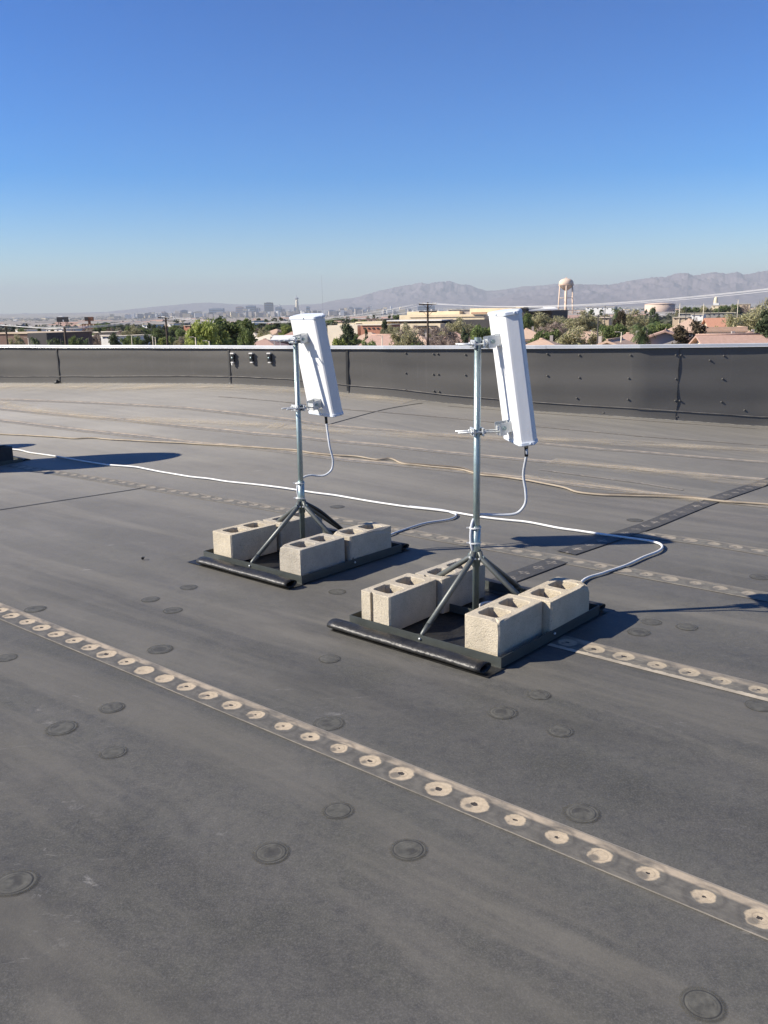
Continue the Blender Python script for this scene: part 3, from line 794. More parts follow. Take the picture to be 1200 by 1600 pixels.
# concrete blocks
def block_mesh(seed, groove=False):
    r = random.Random(seed); mb = MB()
    X, Y, H = .0985, .198, .194         # long axis is local y
    # outline with chamfered corners (+ sash groove)
    c = .008
    out = [(-X+c, -Y)]
    if groove: out += [(-.012-.02, -Y), (-.012-.02, -Y+.014), (.008-.02, -Y+.014), (.008-.02, -Y)]
    out += [(X-c, -Y), (X, -Y+c), (X, Y-c), (X-c, Y), (-X+c, Y), (-X, Y-c), (-X, -Y+c)]
    holes = []
    for yc in (-.088, .088):
        hx, hy, q = .062, .062, .018
        holes.append([(-hx+q, yc-hy), (hx-q, yc-hy), (hx, yc-hy+q), (hx, yc+hy-q), (hx-q, yc+hy), (-hx+q, yc+hy), (-hx, yc+hy-q), (-hx, yc-hy+q)])
    import bmesh
    bm = bmesh.new()
    def loop(pts, z, sc=1.0, cen=(0, 0)):
        vs = [bm.verts.new((cen[0]+(x-cen[0])*sc, cen[1]+(y-cen[1])*sc, z)) for x, y in pts]
        es = [bm.edges.new((vs[i], vs[(i+1) % len(vs)])) for i in range(len(vs))]; return vs, es
    tops, bots = [], []
    for z, acc in ((H, tops), (0, bots)):
        ed = []
        vs, es = loop(out, z); acc.append(vs); ed += es
        for i, h in enumerate(holes):
            cen = (0, (-.088, .088)[i]); vs, es = loop(h, z, 1.0 if z else 1.1, cen); acc.append(vs); ed += es
        bmesh.ops.triangle_fill(bm, use_beauty=True, use_dissolve=False, edges=ed)
    for t_, b_ in zip(tops, bots):
        n = len(t_)
        for i in range(n): bm.faces.new((b_[i], b_[(i+1) % n], t_[(i+1) % n], t_[i]))
    bmesh.ops.recalc_face_normals(bm, faces=bm.faces[:])
    edges = [e for e in bm.edges if abs(e.verts[0].co.z-e.verts[1].co.z) < 1e-6 and e.is_manifold and e.calc_face_angle(0) > .8]
    bmesh.ops.bevel(bm, geom=edges, offset=.0035, segments=2, affect='EDGES', profile=.5)
    bmesh.ops.subdivide_edges(bm, edges=[e for e in bm.edges if e.calc_length() > .06], cuts=3)
    for v in bm.verts:
        n = noise.noise_vector(v.co*22+Vector((seed, 0, 0)))*.0012 + noise.noise_vector(v.co*60+Vector((seed, 0, 0)))*.0008; v.co += n
        # chipped corners
        for cx, cy, rad in chips.get(seed, []):
            d = (Vector((v.co.x-cx, v.co.y-cy, v.co.z-H))).length
            if d < rad: v.co.z -= (rad-d)*.55; v.co.x -= (rad-d)*.3*(1 if cx > 0 else -1)
    me = bpy.data.meshes.new('concrete_block'); bm.to_mesh(me); bm.free(); me.materials.append(M['block']); return me
chips = {4: [(.098, .19, .04), (.098, -.03, .02)], 7: [(-.098, -.198, .035)], 8: [(-.098, -.19, .05), (.098, .1, .03)], 2: [(.098, .0, .02)], 3: [(.098, -.198, .025)]}
blocks = [
 (NEAR, -.300, -.268, 1, True, 'pale concrete block with a slot in its end, front left on the nearer stand'),
 (NEAR, -.268, .140, 2, True, 'concrete block at the back left of the nearer stand, behind the slotted block'),
 (NEAR, .332, -.236, 3, False, 'concrete block at the front right corner of the nearer stand, closest to the viewer'),
 (NEAR, .372, .168, 4, False, 'chipped concrete block at the right rear of the nearer stand, by the white cable'),
 (LEFT, -.285, -.262, 5, False, 'concrete block at the left front of the farther stand'),
 (LEFT, -.262, .160, 6, False, 'shaded concrete block at the back of the farther stand, behind the mast'),
 (LEFT, .342, -.246, 7, False, 'concrete block at the front corner of the farther stand, beside the black roll'),
 (LEFT, .366, .180, 8, False, 'pinkish worn concrete block at the right rear of the farther stand')]
for T0, a_, b_, sd, gv, lab in blocks:
    me = block_mesh(sd, gv)
    o = bpy.data.objects.new('concrete_block', me); C.objects.link(o)
    p = T0 + AX*a_ + BX*b_; o.location = (p.x, p.y, .0115); o.rotation_euler = (0, 0, RZ + rnd.uniform(-.03, .03))
    tag(o, lab, 'concrete block', 'concrete blocks weighing down the stands')

# ------------------------------------------------------------------ cables
def cable(name, pts, r, mat, label, cat='cable', sag=None, kids=None, n=6):
    mb = MB(); mb.tube(spline(pts, n), r, 8); o = mb.build(name, mat); tag(o, label, cat); return o
def lay(px, r, wob=.0):
    out = []
    for i, q in enumerate(px):
        p = on_roof(q[0], q[1], r+.004 + (q[2] if len(q) > 2 else 0)); out.append(p)
    res = []
    for a, b in zip(out, out[1:]):
        k = max(1, int((b-a).length/.16))
        for i in range(k):
            p = a.lerp(b, i/k); w1 = noise.noise(Vector((p.x*2.3, p.y*2.3, 3)))*.014 + noise.noise(Vector((p.x*7, p.y*7, 8)))*.004
            d = (b-a).normalized(); res.append(p + Vector((-d.y, d.x, 0))*w1 + Vector((0, 0, max(0, noise.noise(Vector((p.x*1.7, p.y*1.7, 20))))*.010)))
    return res+[out[-1]]
main = [(-40, 696), (-10, 700), (15, 702), (33, 704), (47, 707), (80, 712), (123, 719), (167, 726), (213, 730), (250, 737), (300, 745), (353, 752), (400, 757), (465, 766), (523, 774), (580, 783.5),
        (640, 792.5), (707, 800), (737, 805), (765, 809), (827, 816), (872, 825), (937, 834), (973, 839), (1010, 844.5), (1028, 849), (1034, 855), (1028, 862), (1007, 871), (980, 883), (943, 895), (910, 908)]
pts = lay(main, .009)
end = NEAR + AX*.30 + BX*.40; pts += [Vector((end.x+.03, end.y+.03, .015)), Vector((NEAR.x+.12, NEAR.y+.20, .03)), Vector((NEAR.x+.02, NEAR.y+.045, .06))]
cable('cable', pts, .0085, M['cable'], 'long white cable crossing the roof and looping back to the nearer stand')
br_ = lay([(640, 791.5), (690, 797), (707, 801.5), (713, 805), (702, 811), (665, 817), (640, 825), (618, 832), (600, 838)], .008)
br_ = br_ + [Vector((LEFT.x+.25, LEFT.y+.25, .02)), Vector((LEFT.x+.03, LEFT.y+.04, .06))]
cable('cable', br_, .0075, M['cable_ant'], 'short white cable branching off the long one to the farther antenna stand')
old = [(-60, 674), (0, 678), (43, 680), (117, 685), (143, 684), (180, 687), (217, 689), (300, 693), (400, 699), (461, 703), (488, 708), (523, 711), (558, 713), (588, 718), (611, 717), (628, 724),
       (675, 729), (719, 733), (752, 742), (785, 745), (824, 751), (843, 755), (880, 762), (903, 769), (940, 773), (1000, 775), (1033, 776), (1083, 778), (1133, 784), (1200, 788), (1300, 796)]
cable('cable', lay(old, .009), .009, M['cable_old'], 'weathered beige cable wandering across the roof behind both antennas', n=5)
old2 = [(q[0], q[1]-1.6-1.2*math.sin(q[0]*.02)) for q in old if q[0] > 480]
cable('cable', lay(old2, .006), .006, simple('brown_cable', (.16, .13, .10), None, 7, .7), 'thin brown cable running beside the beige cable on the right', n=5)

def riser(T0, azc, px, Ys, side_px, r, label, portP, end_s):
    """from the port under the panel, drooping to the mast, then strapped down the mast to the frame"""
    W0 = Matrix.Rotation(RZ, 3, 'Z')
    port = T0 + W0@portP(0.115 if T0 is NEAR else .015, .04 if T0 is NEAR else .03, -.012)
    path = [port, port+Vector((.002, 0, -.05))]
    for (x, y), Y in zip(px, Ys): path.append(at_depth(x, y, Y))
    cable_pts = path
    mb = MB(); sp = spline(cable_pts, 6); mb.tube(sp, r, 10); o = mb.build('cable', M['cable_ant']); tag(o, label, 'cable')
    ax = Vector((0.004, 0, -1)).normalized()
    mb = MB(); mb.tube([port+Vector((0, 0, .014)), port-Vector((0, 0, .008))], .011, 12); mb.build('connector', M['brass'], o)
    mb = MB(); mb.tube([port-Vector((0, 0, .006)), port-Vector((-.002, 0, .052))], .0095, 12); mb.build('connector_boot', M['black'], o)
    return o
mY = NEAR.y; lY = LEFT.y
c1 = riser(NEAR, azN, [(818, 741), (821.5, 768), (821, 786), (812, 799), (799, 804), (775, 804.5), (752, 804), (743, 808), (737.5, 818), (735.5, 840), (738, 858), (744, 870)],
           [4.42, 4.43, 4.44, 4.45, 4.45, 4.45, 4.45, mY+.01, mY-.01, mY-.012, mY-.01, mY+.03], None, .0072, 'grey white cable drooping from the nearer panel antenna to its mast', Pn, 0)
c2 = riser(LEFT, azL, [(515, 697), (520, 717), (518.5, 733), (508.7, 742), (497, 743.5), (486, 742.5), (474, 746), (466, 756), (465, 768), (468, 782)],
           [5.86, 5.86, 5.86, 5.85, 5.85, 5.84, 5.82, lY, lY-.005, lY+.02], None, .0072, 'grey white cable drooping from the farther panel antenna to its mast', Pl, 0)
def tie(T0, z, par, dx=-.012, r=.026):
    mb = MB(); k = 20; pts = [(dx*.5+math.cos(2*PI*i/k)*(r+.004), math.sin(2*PI*i/k)*r) for i in range(k)]
    mb.prism(pts, z-.003, z+.003, 0, Matrix.Translation((T0.x, T0.y, 0))); mb.box((T0.x+dx*.5-r-.008, T0.y-.004, z+.001), (.018, .005, .006)); mb.build('cable_tie', M['cable'], par)
for z in (.505, .425): tie(NEAR, z, c1, r=.0285)
for z in (.50, .40): tie(LEFT, z, c2, r=.0285)
# spare cable hanging on the back leg of the left mount
mb = MB(); q = LEFT; pth = [q+BX*.03+Vector((0, 0, .36)), q+BX*.14+Vector((.012, 0, .29)), q+BX*.27+Vector((.012, 0, .19)), q+BX*.38+Vector((.01, 0, .10)), q+BX*.44+Vector((0, 0, .03))]
mb.tube(spline(pth, 5), .013, 8); o = mb.build('cable', M['black']); tag(o, 'black sleeved cable strapped down the rear leg of the farther stand', 'cable')

# ------------------------------------------------------------------ stand with dish at the left edge (mostly outside the frame)
def dish_stand(loc, r, zc, label, faz=250, off=(0, 0, 0)):
    T = empty('dish_stand', loc, label, 'dish stand', 'satellite dish stands at the left edge', RZ)
    frame_parts(T)
    for f in ((0, -.455), (.455, 0), (0, .455), (-.455, 0)):
        leg(T, (f[0], f[1], .055), Vector((f[0], f[1], 0)).normalized()*.032+Vector((0, 0, .345)))
    mb = MB(); mb.tube([(0, 0, .04), (0, 0, zc)], .02, 14); mb.build('mast', M['galv'], T)
    f = inv@azv(faz); nrm = (f*math.cos(.3)+Vector((0, 0, 1))*math.sin(.3)).normalized(); R = nrm.to_track_quat('Z', 'Y').to_matrix(); ctr = inv@Vector(off)+Vector((0, 0, zc))
    mb = MB(); mb.tube([(0, 0, zc-.02), ctr-nrm*.02], .022, 10); mb.build('mounting_arm', M['leg'], T)
    prof = [(.001, 0), (r*.3, .012), (r*.6, .05), (r*.85, .10), (r, .14), (r*1.01, .137), (r*.85, .094), (r*.6, .044), (r*.3, .006), (.001, -.006)]
    mb = MB(); mb.lathe(prof, 40, ctr, R=R); mb.build('dish', M['cap'], T)
    mb = MB(); tip = ctr+nrm*.7; mb.tube([ctr-Vector((0, 0, r*.8))+nrm*.09, tip], .012, 8); mb.lathe([(.03, -.05), (.035, .05), (.01, .06)], 12, tip, R=R); mb.build('feed_arm', M['leg'], T)
    return T
DL = Vector((-4.72, 9.82, 0))
dish_stand(DL, .80, .98, 'dark low stand frame with mast at the left edge of the roof', 196, (-.36, -.20, 0))
rubber_mat(DL, 'black rubber mat under the stand at the left edge')
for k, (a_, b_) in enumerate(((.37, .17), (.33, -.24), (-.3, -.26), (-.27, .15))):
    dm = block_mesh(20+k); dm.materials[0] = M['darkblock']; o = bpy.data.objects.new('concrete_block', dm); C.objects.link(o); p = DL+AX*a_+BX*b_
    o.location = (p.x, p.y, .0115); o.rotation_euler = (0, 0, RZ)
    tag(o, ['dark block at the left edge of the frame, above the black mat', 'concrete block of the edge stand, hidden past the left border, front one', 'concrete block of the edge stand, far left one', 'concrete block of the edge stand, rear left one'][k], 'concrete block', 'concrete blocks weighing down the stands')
dish_stand(Vector((-6.45, 10.45, .0)), .62, 1.02, 'second dish stand outside the left edge whose shadow tip shows', 190, (-.4, .2, 0))
# scrap on the roof
mb = MB(); p = on_roof(223, 875); mb.box(p+Vector((0, 0, .012)), (.018, .010, .018), rot=.5, bev=.003); mb.box(p+Vector((.006, 0, .020)), (.008, .02, .006), rot=.9, bev=.001)
tag(mb.build('debris', M['black']), 'tiny black scrap lying on the bare roof left of the farther stand', 'debris')

# ------------------------------------------------------------------ the valley beyond the roof
GZ = -9.0
EH = EYE-GZ
def gx(px, d, py=None): return at_depth(px, hor(px) if py is None else py, d).x
def hz(px, py, d): return at_depth(px, py, d).z          # world height of a row at a distance

def ground_mat():
    t = NT('valley_floor', .95, .1); co = t.coord()
    a = t.noise(co, .012, 6, .65); b = t.noise(co, .06, 5, .7); c3 = t.noise(co, .0015, 6, .6)
    c = t.mix(t.ramp(a, [(.4, 0.0), (.6, 1.0)]), (.36, .30, .24), (.20, .185, .165))
    c = t.mix(t.ramp(b, [(.5, 0.0), (.65, .8)]), c, (.42, .33, .26))
    c = t.mix(t.ramp(c3, [(.45, 0.0), (.6, .7)]), c, (.12, .125, .10))
    t.col(c); return t.mat
def build_ground():
    mb = MB(); rings = [3, 60, 150, 300, 600, 900, 1300, 1800, 2500, 3200, 4000, 5000, 6000, 7500, 9000, 11000, 14000, 18000, 24000, 32000]; k = 96
    def z(x, y):
        r = math.hypot(x, y); az = math.degrees(math.atan2(x, y))
        rise = smooth(9000, 24000, r)*(110 + 120*smooth(-10, 25, az))
        dip = 22*smooth(900, 3500, r)*(1-smooth(4500, 9000, r))*(1-smooth(0, 12, az))
        return GZ + rise - dip
    mb.v.append((0, 0, GZ)); base = []
    for r in rings:
        base.append(len(mb.v))
        for i in range(k): a = 2*PI*i/k; x, y = r*math.sin(a), r*math.cos(a); mb.v.append((x, y, z(x, y)))
    for i in range(k): mb.face((0, base[0]+(i+1) % k, base[0]+i))
    for a, b in zip(base, base[1:]):
        for i in range(k): j = (i+1) % k; mb.face((a+i, a+j, b+j, b+i), 0, True)
    tag(mb.build('ground', ground_mat()), kind='structure'); return z
gz = build_ground()

# mountains: real relief, ridge heights surveyed from the skyline
def mount_mat(name, c1, c2):
    t = NT(name, .95, .05); co = t.coord()
    a = t.noise(co, .0011, 7, .7); b = t.noise(t.mapping(co, (1, 1, .35)), .004, 6, .7)
    c = t.mix(t.ramp(a, [(.35, 0.0), (.65, 1.0)]), c1, c2); c = t.mix(t.ramp(b, [(.5, 0.0), (.7, .5)]), c, tuple(q*1.5 for q in c2))
    t.col(c); return t.mat
def range_mesh(name, prof, d, depth, mat, seed, rough=.16):
    mb = MB(); px = np.linspace(prof[0][0], prof[-1][0], 640); ys = np.interp(px, [p[0] for p in prof], [p[1] for p in prof]); rows = 46
    for i, (x, y) in enumerate(zip(px, ys)):
        x = float(x); crest = max(15, hz(x, float(y), d) - gz(gx(x, d), d))
        s = gx(x, d)/d
        for j in range(rows+1):
            f = j/rows; Y = d - depth + depth*1.5*f; X = s*Y
            base = gz(X, Y)
            fc = f/.667
            up = (min(1, fc)**1.5) if fc <= 1 else max(0, 1-(fc-1)*2)**1.2
            rid = 1-abs(noise.noise(Vector((X*.0011, Y*.0004, seed))))*2
            rid2 = 1-abs(noise.noise(Vector((X*.0033, Y*.0012, seed+9))))*2
            rid3 = noise.noise(Vector((X*.009, Y*.004, seed+4)))
            w = up*(1-abs(2*min(fc, 1)-1)**3) if fc < 1 else 0
            h = crest*(up + w*rough*2.2*(rid-.55) + w*rough*1.3*(rid2-.5) + w*rough*.5*rid3)
            h += crest*up*(.035*abs(noise.noise(Vector((X*.010, Y*.002, seed)))) + .03*noise.noise(Vector((X*.004, 5, seed))) + .03*noise.noise(Vector((X*.022, Y*.006, seed))))
            g1 = 1-abs(noise.noise(Vector((X*.0022+Y*.0006, Y*.0009, seed+2))))*2.2; g2 = 1-abs(noise.noise(Vector((X*.006-Y*.001, Y*.0022, seed+6))))*2.2
            h += crest*w*(.16*g1+.10*g2-.12)
            mb.v.append((X, Y, base-8+h))
    for i in range(len(px)-1):
        for j in range(rows): a = i*(rows+1)+j; mb.face((a, a+rows+1, a+rows+2, a+1), 0, True)
    tag(mb.build(name, mat), kind='structure')
rock = mount_mat('mountain_rock', (.12, .10, .115), (.18, .15, .16))  # close mauve tones, some of the haze put into the rock colour
range_mesh('mountain_range', [(-120, 492), (-60, 497), (0, 495), (20, 492), (40, 488.5), (60, 491), (90, 491), (130, 488), (165, 487), (200, 483), (240, 479), (280, 475), (310, 472.5), (330, 472), (360, 474.5), (400, 475), (440, 476.5), (480, 475), (500, 474), (530, 470), (560, 470)], 23000, 4500, rock, 3, .10)
range_mesh('mountain_range', [(440, 486), (500, 474), (520, 469), (560, 463.5), (580, 457), (600, 451.5), (625, 446), (640, 443.5), (650, 442.5), (672, 441.5), (688, 439), (695, 440), (704, 438), (712, 442), (720, 444), (735, 445), (748, 450), (760, 453.5), (780, 452.5), (800, 449.5), (815, 446.5), (835, 446), (860, 443.5), (885, 442), (920, 445), (980, 449), (1050, 452), (1100, 462)], 21000, 5000, rock, 7, .14)
range_mesh('mountain_range', [(740, 474), (800, 459), (860, 449), (890, 442.5), (910, 443), (925, 443.5), (950, 444.5), (965, 442), (985, 437), (1000, 434.5), (1010, 433), (1020, 432), (1040, 431.5), (1050, 428), (1060, 426.5), (1072, 425.2), (1080, 429), (1090, 428.5), (1105, 426), (1115, 424.5), (1130, 426.5), (1143, 424.5), (1148, 423.5), (1160, 427.5), (1180, 423.5), (1200, 421), (1240, 418), (1320, 426)], 17000, 5000, rock, 12, .17)

# ---------------- foliage
def leaf_mat(name, cols, trans=.38):
    t = NT(name, .75, .2); g = t.n('ShaderNodeNewGeometry'); co = t.coord()
    n = t.noise(co, .35, 3)
    f = t.math('ADD', t.math('MULTIPLY', g.outputs['Random Per Island'], .6), t.math('MULTIPLY', n, .4))
    k = len(cols); c = t.ramp(f, [(.15+.7*i/(k-1), q) for i, q in enumerate(cols)])
    oi = t.n('ShaderNodeObjectInfo'); hv = t.n('ShaderNodeHueSaturation'); t.l(c, hv.inputs['Color'])
    t.l(t.math('MULTIPLY_ADD', oi.outputs['Random'], .5, .75), hv.inputs['Value'])
    t.col(hv.outputs[0])
    tr = t.n('ShaderNodeBsdfTranslucent'); t.l(hv.outputs[0], tr.inputs[0]); mx = t.n('ShaderNodeMixShader'); mx.inputs[0].default_value = trans
    t.l(t.b.outputs[0], mx.inputs[1]); t.l(tr.outputs[0], mx.inputs[2]); t.l(mx.outputs[0], t.out.inputs[0]); return t.mat
LM = {
 'leafy': leaf_mat('green_leaves', [(.085, .115, .035), (.15, .195, .065), (.24, .28, .12)]),
 'bright': leaf_mat('spring_leaves', [(.17, .21, .05), (.28, .32, .08), (.38, .41, .15)]),
 'pine': leaf_mat('pine_needles', [(.036, .052, .026), (.065, .086, .042), (.11, .13, .068)], .15),
 'brownpine': leaf_mat('rusty_needles', [(.05, .044, .028), (.09, .072, .045), (.14, .11, .07)], .15),
 'khaki': leaf_mat('sparse_khaki_leaves', [(.21, .205, .10), (.33, .31, .17), (.45, .41, .27)]),
 'bare': leaf_mat('bare_twigs', [(.20, .15, .12), (.32, .25, .205), (.42, .35, .29)], .1),
 'palm': leaf_mat('palm_fronds', [(.04, .07, .03), (.09, .13, .05), (.20, .20, .10)], .15)}
M['bark'] = simple('bark', (.12, .095, .075), (.07, .055, .045), 6, .9)
M['palebark'] = simple('pale_bark', (.28, .24, .19), (.18, .15, .12), 6, .9)
def leaf(mb, p, n, s, el=1.0, r=random):
    a = n.orthogonal().normalized(); a = Matrix.Rotation(r.uniform(0, 6.28), 3, n)@a; b = n.cross(a)
    a = a*s*el; b = b*s/el*.6
    mb.quad(p-a, p-b*.9, p+a, p+b*.9)
def crown_mesh(kind, seed):
    """crown in a 10 m tall, 8 m wide unit tree"""
    r = random.Random(seed); mb = MB()
    def rv():
        while True:
            v = Vector((r.uniform(-1, 1), r.uniform(-1, 1), r.uniform(-1, 1)))
            if .05 < v.length < 1: return v
    cl = []
    if kind in ('leafy', 'bright'):
        for i in range(46):
            v = rv().normalized()*r.uniform(.35, 1); c = Vector((v.x*3.3, v.y*3.3, 6.5+v.z*2.6)); cl.append((c, r.uniform(.8, 1.5)))
        nl, s, el = 150, .22, 1.1
    elif kind in ('pine', 'brownpine'):
        for i in range(46):
            f = r.random(); z = 1.4+f*8.0; rad = (3.7*math.sqrt(max(0, math.sin(PI*(.15+.80*f)))) if kind == 'brownpine' else 3.9*(1-f**1.6)**.6)*(.78+.22*math.sin(f*15+seed))+.2; a = r.uniform(0, 6.28); q = r.uniform(.4, 1)
            cl.append((Vector((math.cos(a)*rad*q, math.sin(a)*rad*q, z)), r.uniform(.6, 1.2)))
        nl, s, el = 150, .20, 1.3
    elif kind == 'khaki':
        for i in range(50):
            v = rv().normalized()*r.uniform(.3, 1); cl.append((Vector((v.x*3.6, v.y*3.6, 6.3+v.z*2.8)), r.uniform(.7, 1.6)))
        nl, s, el = 105, .19, 1.5
    elif kind == 'bare':
        for i in range(46):
            v = rv().normalized()*r.uniform(.3, 1); cl.append((Vector((v.x*3.6, v.y*3.6, 6.2+v.z*2.9)), r.uniform(.8, 1.6)))
        nl, s, el = 75, .20, 2.6
    if kind == 'palm':
        top = Vector((0, 0, 8.3))
        for i in range(44):
            a = r.uniform(0, 6.28); up = r.uniform(-1.1, 1.2); L_ = r.uniform(2.0, 3.0)
            d = Vector((math.cos(a), math.sin(a), up)).normalized(); pts = []
            for k in range(7):
                f = k/6; pts.append(top + d*L_*f + Vector((0, 0, -1.5*f*f)))
            for k in range(6):
                p, q = pts[k], pts[k+1]; ax = (q-p).normalized(); sd_ = ax.cross(Vector((0, 0, 1))).normalized(); wv = .55*math.sin((k+.6)/6.6*PI)+.08
                for sg in (-1, 1):
                    for e in range(2):
                        o = p.lerp(q, e*.5); mb.tri(o, o+ax*.16, o+sd_*sg*wv+ax*.3+Vector((0, 0, -.25)))
        for i in range(160):       # skirt of dead fronds
            a = r.uniform(0, 6.28); z = r.uniform(6.0, 8.1); o = Vector((math.cos(a)*.3, math.sin(a)*.3, z)); e = Vector((math.cos(a)*r.uniform(.6, 1.2), math.sin(a)*r.uniform(.6, 1.2), z-r.uniform(.8, 1.6)))
            sd_ = Vector((-math.sin(a), math.cos(a), 0))*.12; mb.tri(o-sd_, o+sd_, e)
    for c, rad in cl:
        for i in range(nl):
            v = rv(); v = v*(.55+.45*r.random()); p = c + Vector((v.x, v.y, v.z*.8))*rad
            n = (v.normalized()*.5 + rv()*.8).normalized(); leaf(mb, p, n, s*r.uniform(.7, 1.4), el, r)
    return mb.mesh(kind+'_crown', LM[kind]), cl
def trunk_mesh(kind, seed, cl):
    r = random.Random(seed+50); mb = MB()
    if kind == 'palm':
        mb.tube([(0, 0, 0), (.1, 0, 3), (.05, .05, 6), (0, 0, 8.4)], .25, 8, radii=[.36, .27, .24, .26]); return mb.mesh('palm_trunk', M['palebark'])
    if 'pine' in kind:
        mb.tube([(0, 0, 0), (.05, 0, 3), (0, .05, 6), (0, 0, 9)], .2, 7, radii=[.28, .2, .13, .05])
    else:
        mb.tube([(0, 0, 0), (.08, 0, 1.2), (0, .1, 2.4)], .3, 8, radii=[.36, .26, .24])
    for c, rad in r.sample(cl, 16 if kind != 'bare' else 30):
        st = Vector((0, .1, 2.3)) if 'pine' not in kind else Vector((0, 0, max(1.2, c.z-1.2)))
        mid = st.lerp(c, .5)+Vector((r.uniform(-.3, .3), r.uniform(-.3, .3), r.uniform(-.1, .5)))
        mb.tube([st, mid, c], .1, 5, radii=[.13, .07, .025])
        if kind in ('bare', 'khaki'):
            for q in range(5):
                e = c+Vector((r.uniform(-1, 1), r.uniform(-1, 1), r.uniform(-.2, 1)))*rad; mb.tube([mid.lerp(c, r.uniform(.3, 1)), e], .02, 3, cap=False, radii=[.035, .012])
    return mb.mesh(kind+'_trunk', M['palebark'] if kind in ('bare', 'khaki') else M['bark'])
TR = {}
for kind in ('leafy', 'bright', 'pine', 'brownpine', 'khaki', 'bare', 'palm'):
    TR[kind] = []
    for sd_ in range(3):
        cm, cl = crown_mesh(kind, 100*len(TR)+sd_); TR[kind].append((cm, trunk_mesh(kind, 7*len(TR)+sd_, cl)))
KN = {'leafy': ('broadleaf_tree', 'green broadleaf trees beyond the parapet'), 'bright': ('broadleaf_tree', 'bright spring trees beyond the parapet'), 'pine': ('pine_tree', 'dark pines beyond the parapet'),
      'brownpine': ('pine_tree', 'rusty pines beyond the parapet'), 'khaki': ('mesquite_tree', 'sparse khaki trees beyond the parapet'), 'bare': ('bare_tree', 'bare trees beyond the parapet'), 'palm': ('palm_tree', 'palms beyond the parapet')}
NTREE = [0]; TREES = []
def tree(kind, px, top, wpx, d, label=None):
    h = hz(px, top, d)-GZ; wd = wpx*d/F_PX
    if h < 1.5: h = 1.5
    v = TR[kind][NTREE[0] % 3]; NTREE[0] += 1
    o = empty(KN[kind][0], (gx(px, d), d, GZ), label or '', 'tree', KN[kind][1], rnd.uniform(0, 6.28))
    base_w = 5.7 if kind != 'palm' else 5.0
    hs = h/(9.6 if kind in ('pine', 'brownpine') else 9.3)
    o.scale = (wd/base_w, wd/base_w, hs)
    for me, nm in ((v[0], 'crown'), (v[1], 'trunk')):
        c = bpy.data.objects.new(nm, me); C.objects.link(c); c.parent = o
    TREES.append((px, kind, o, d, label)); return o
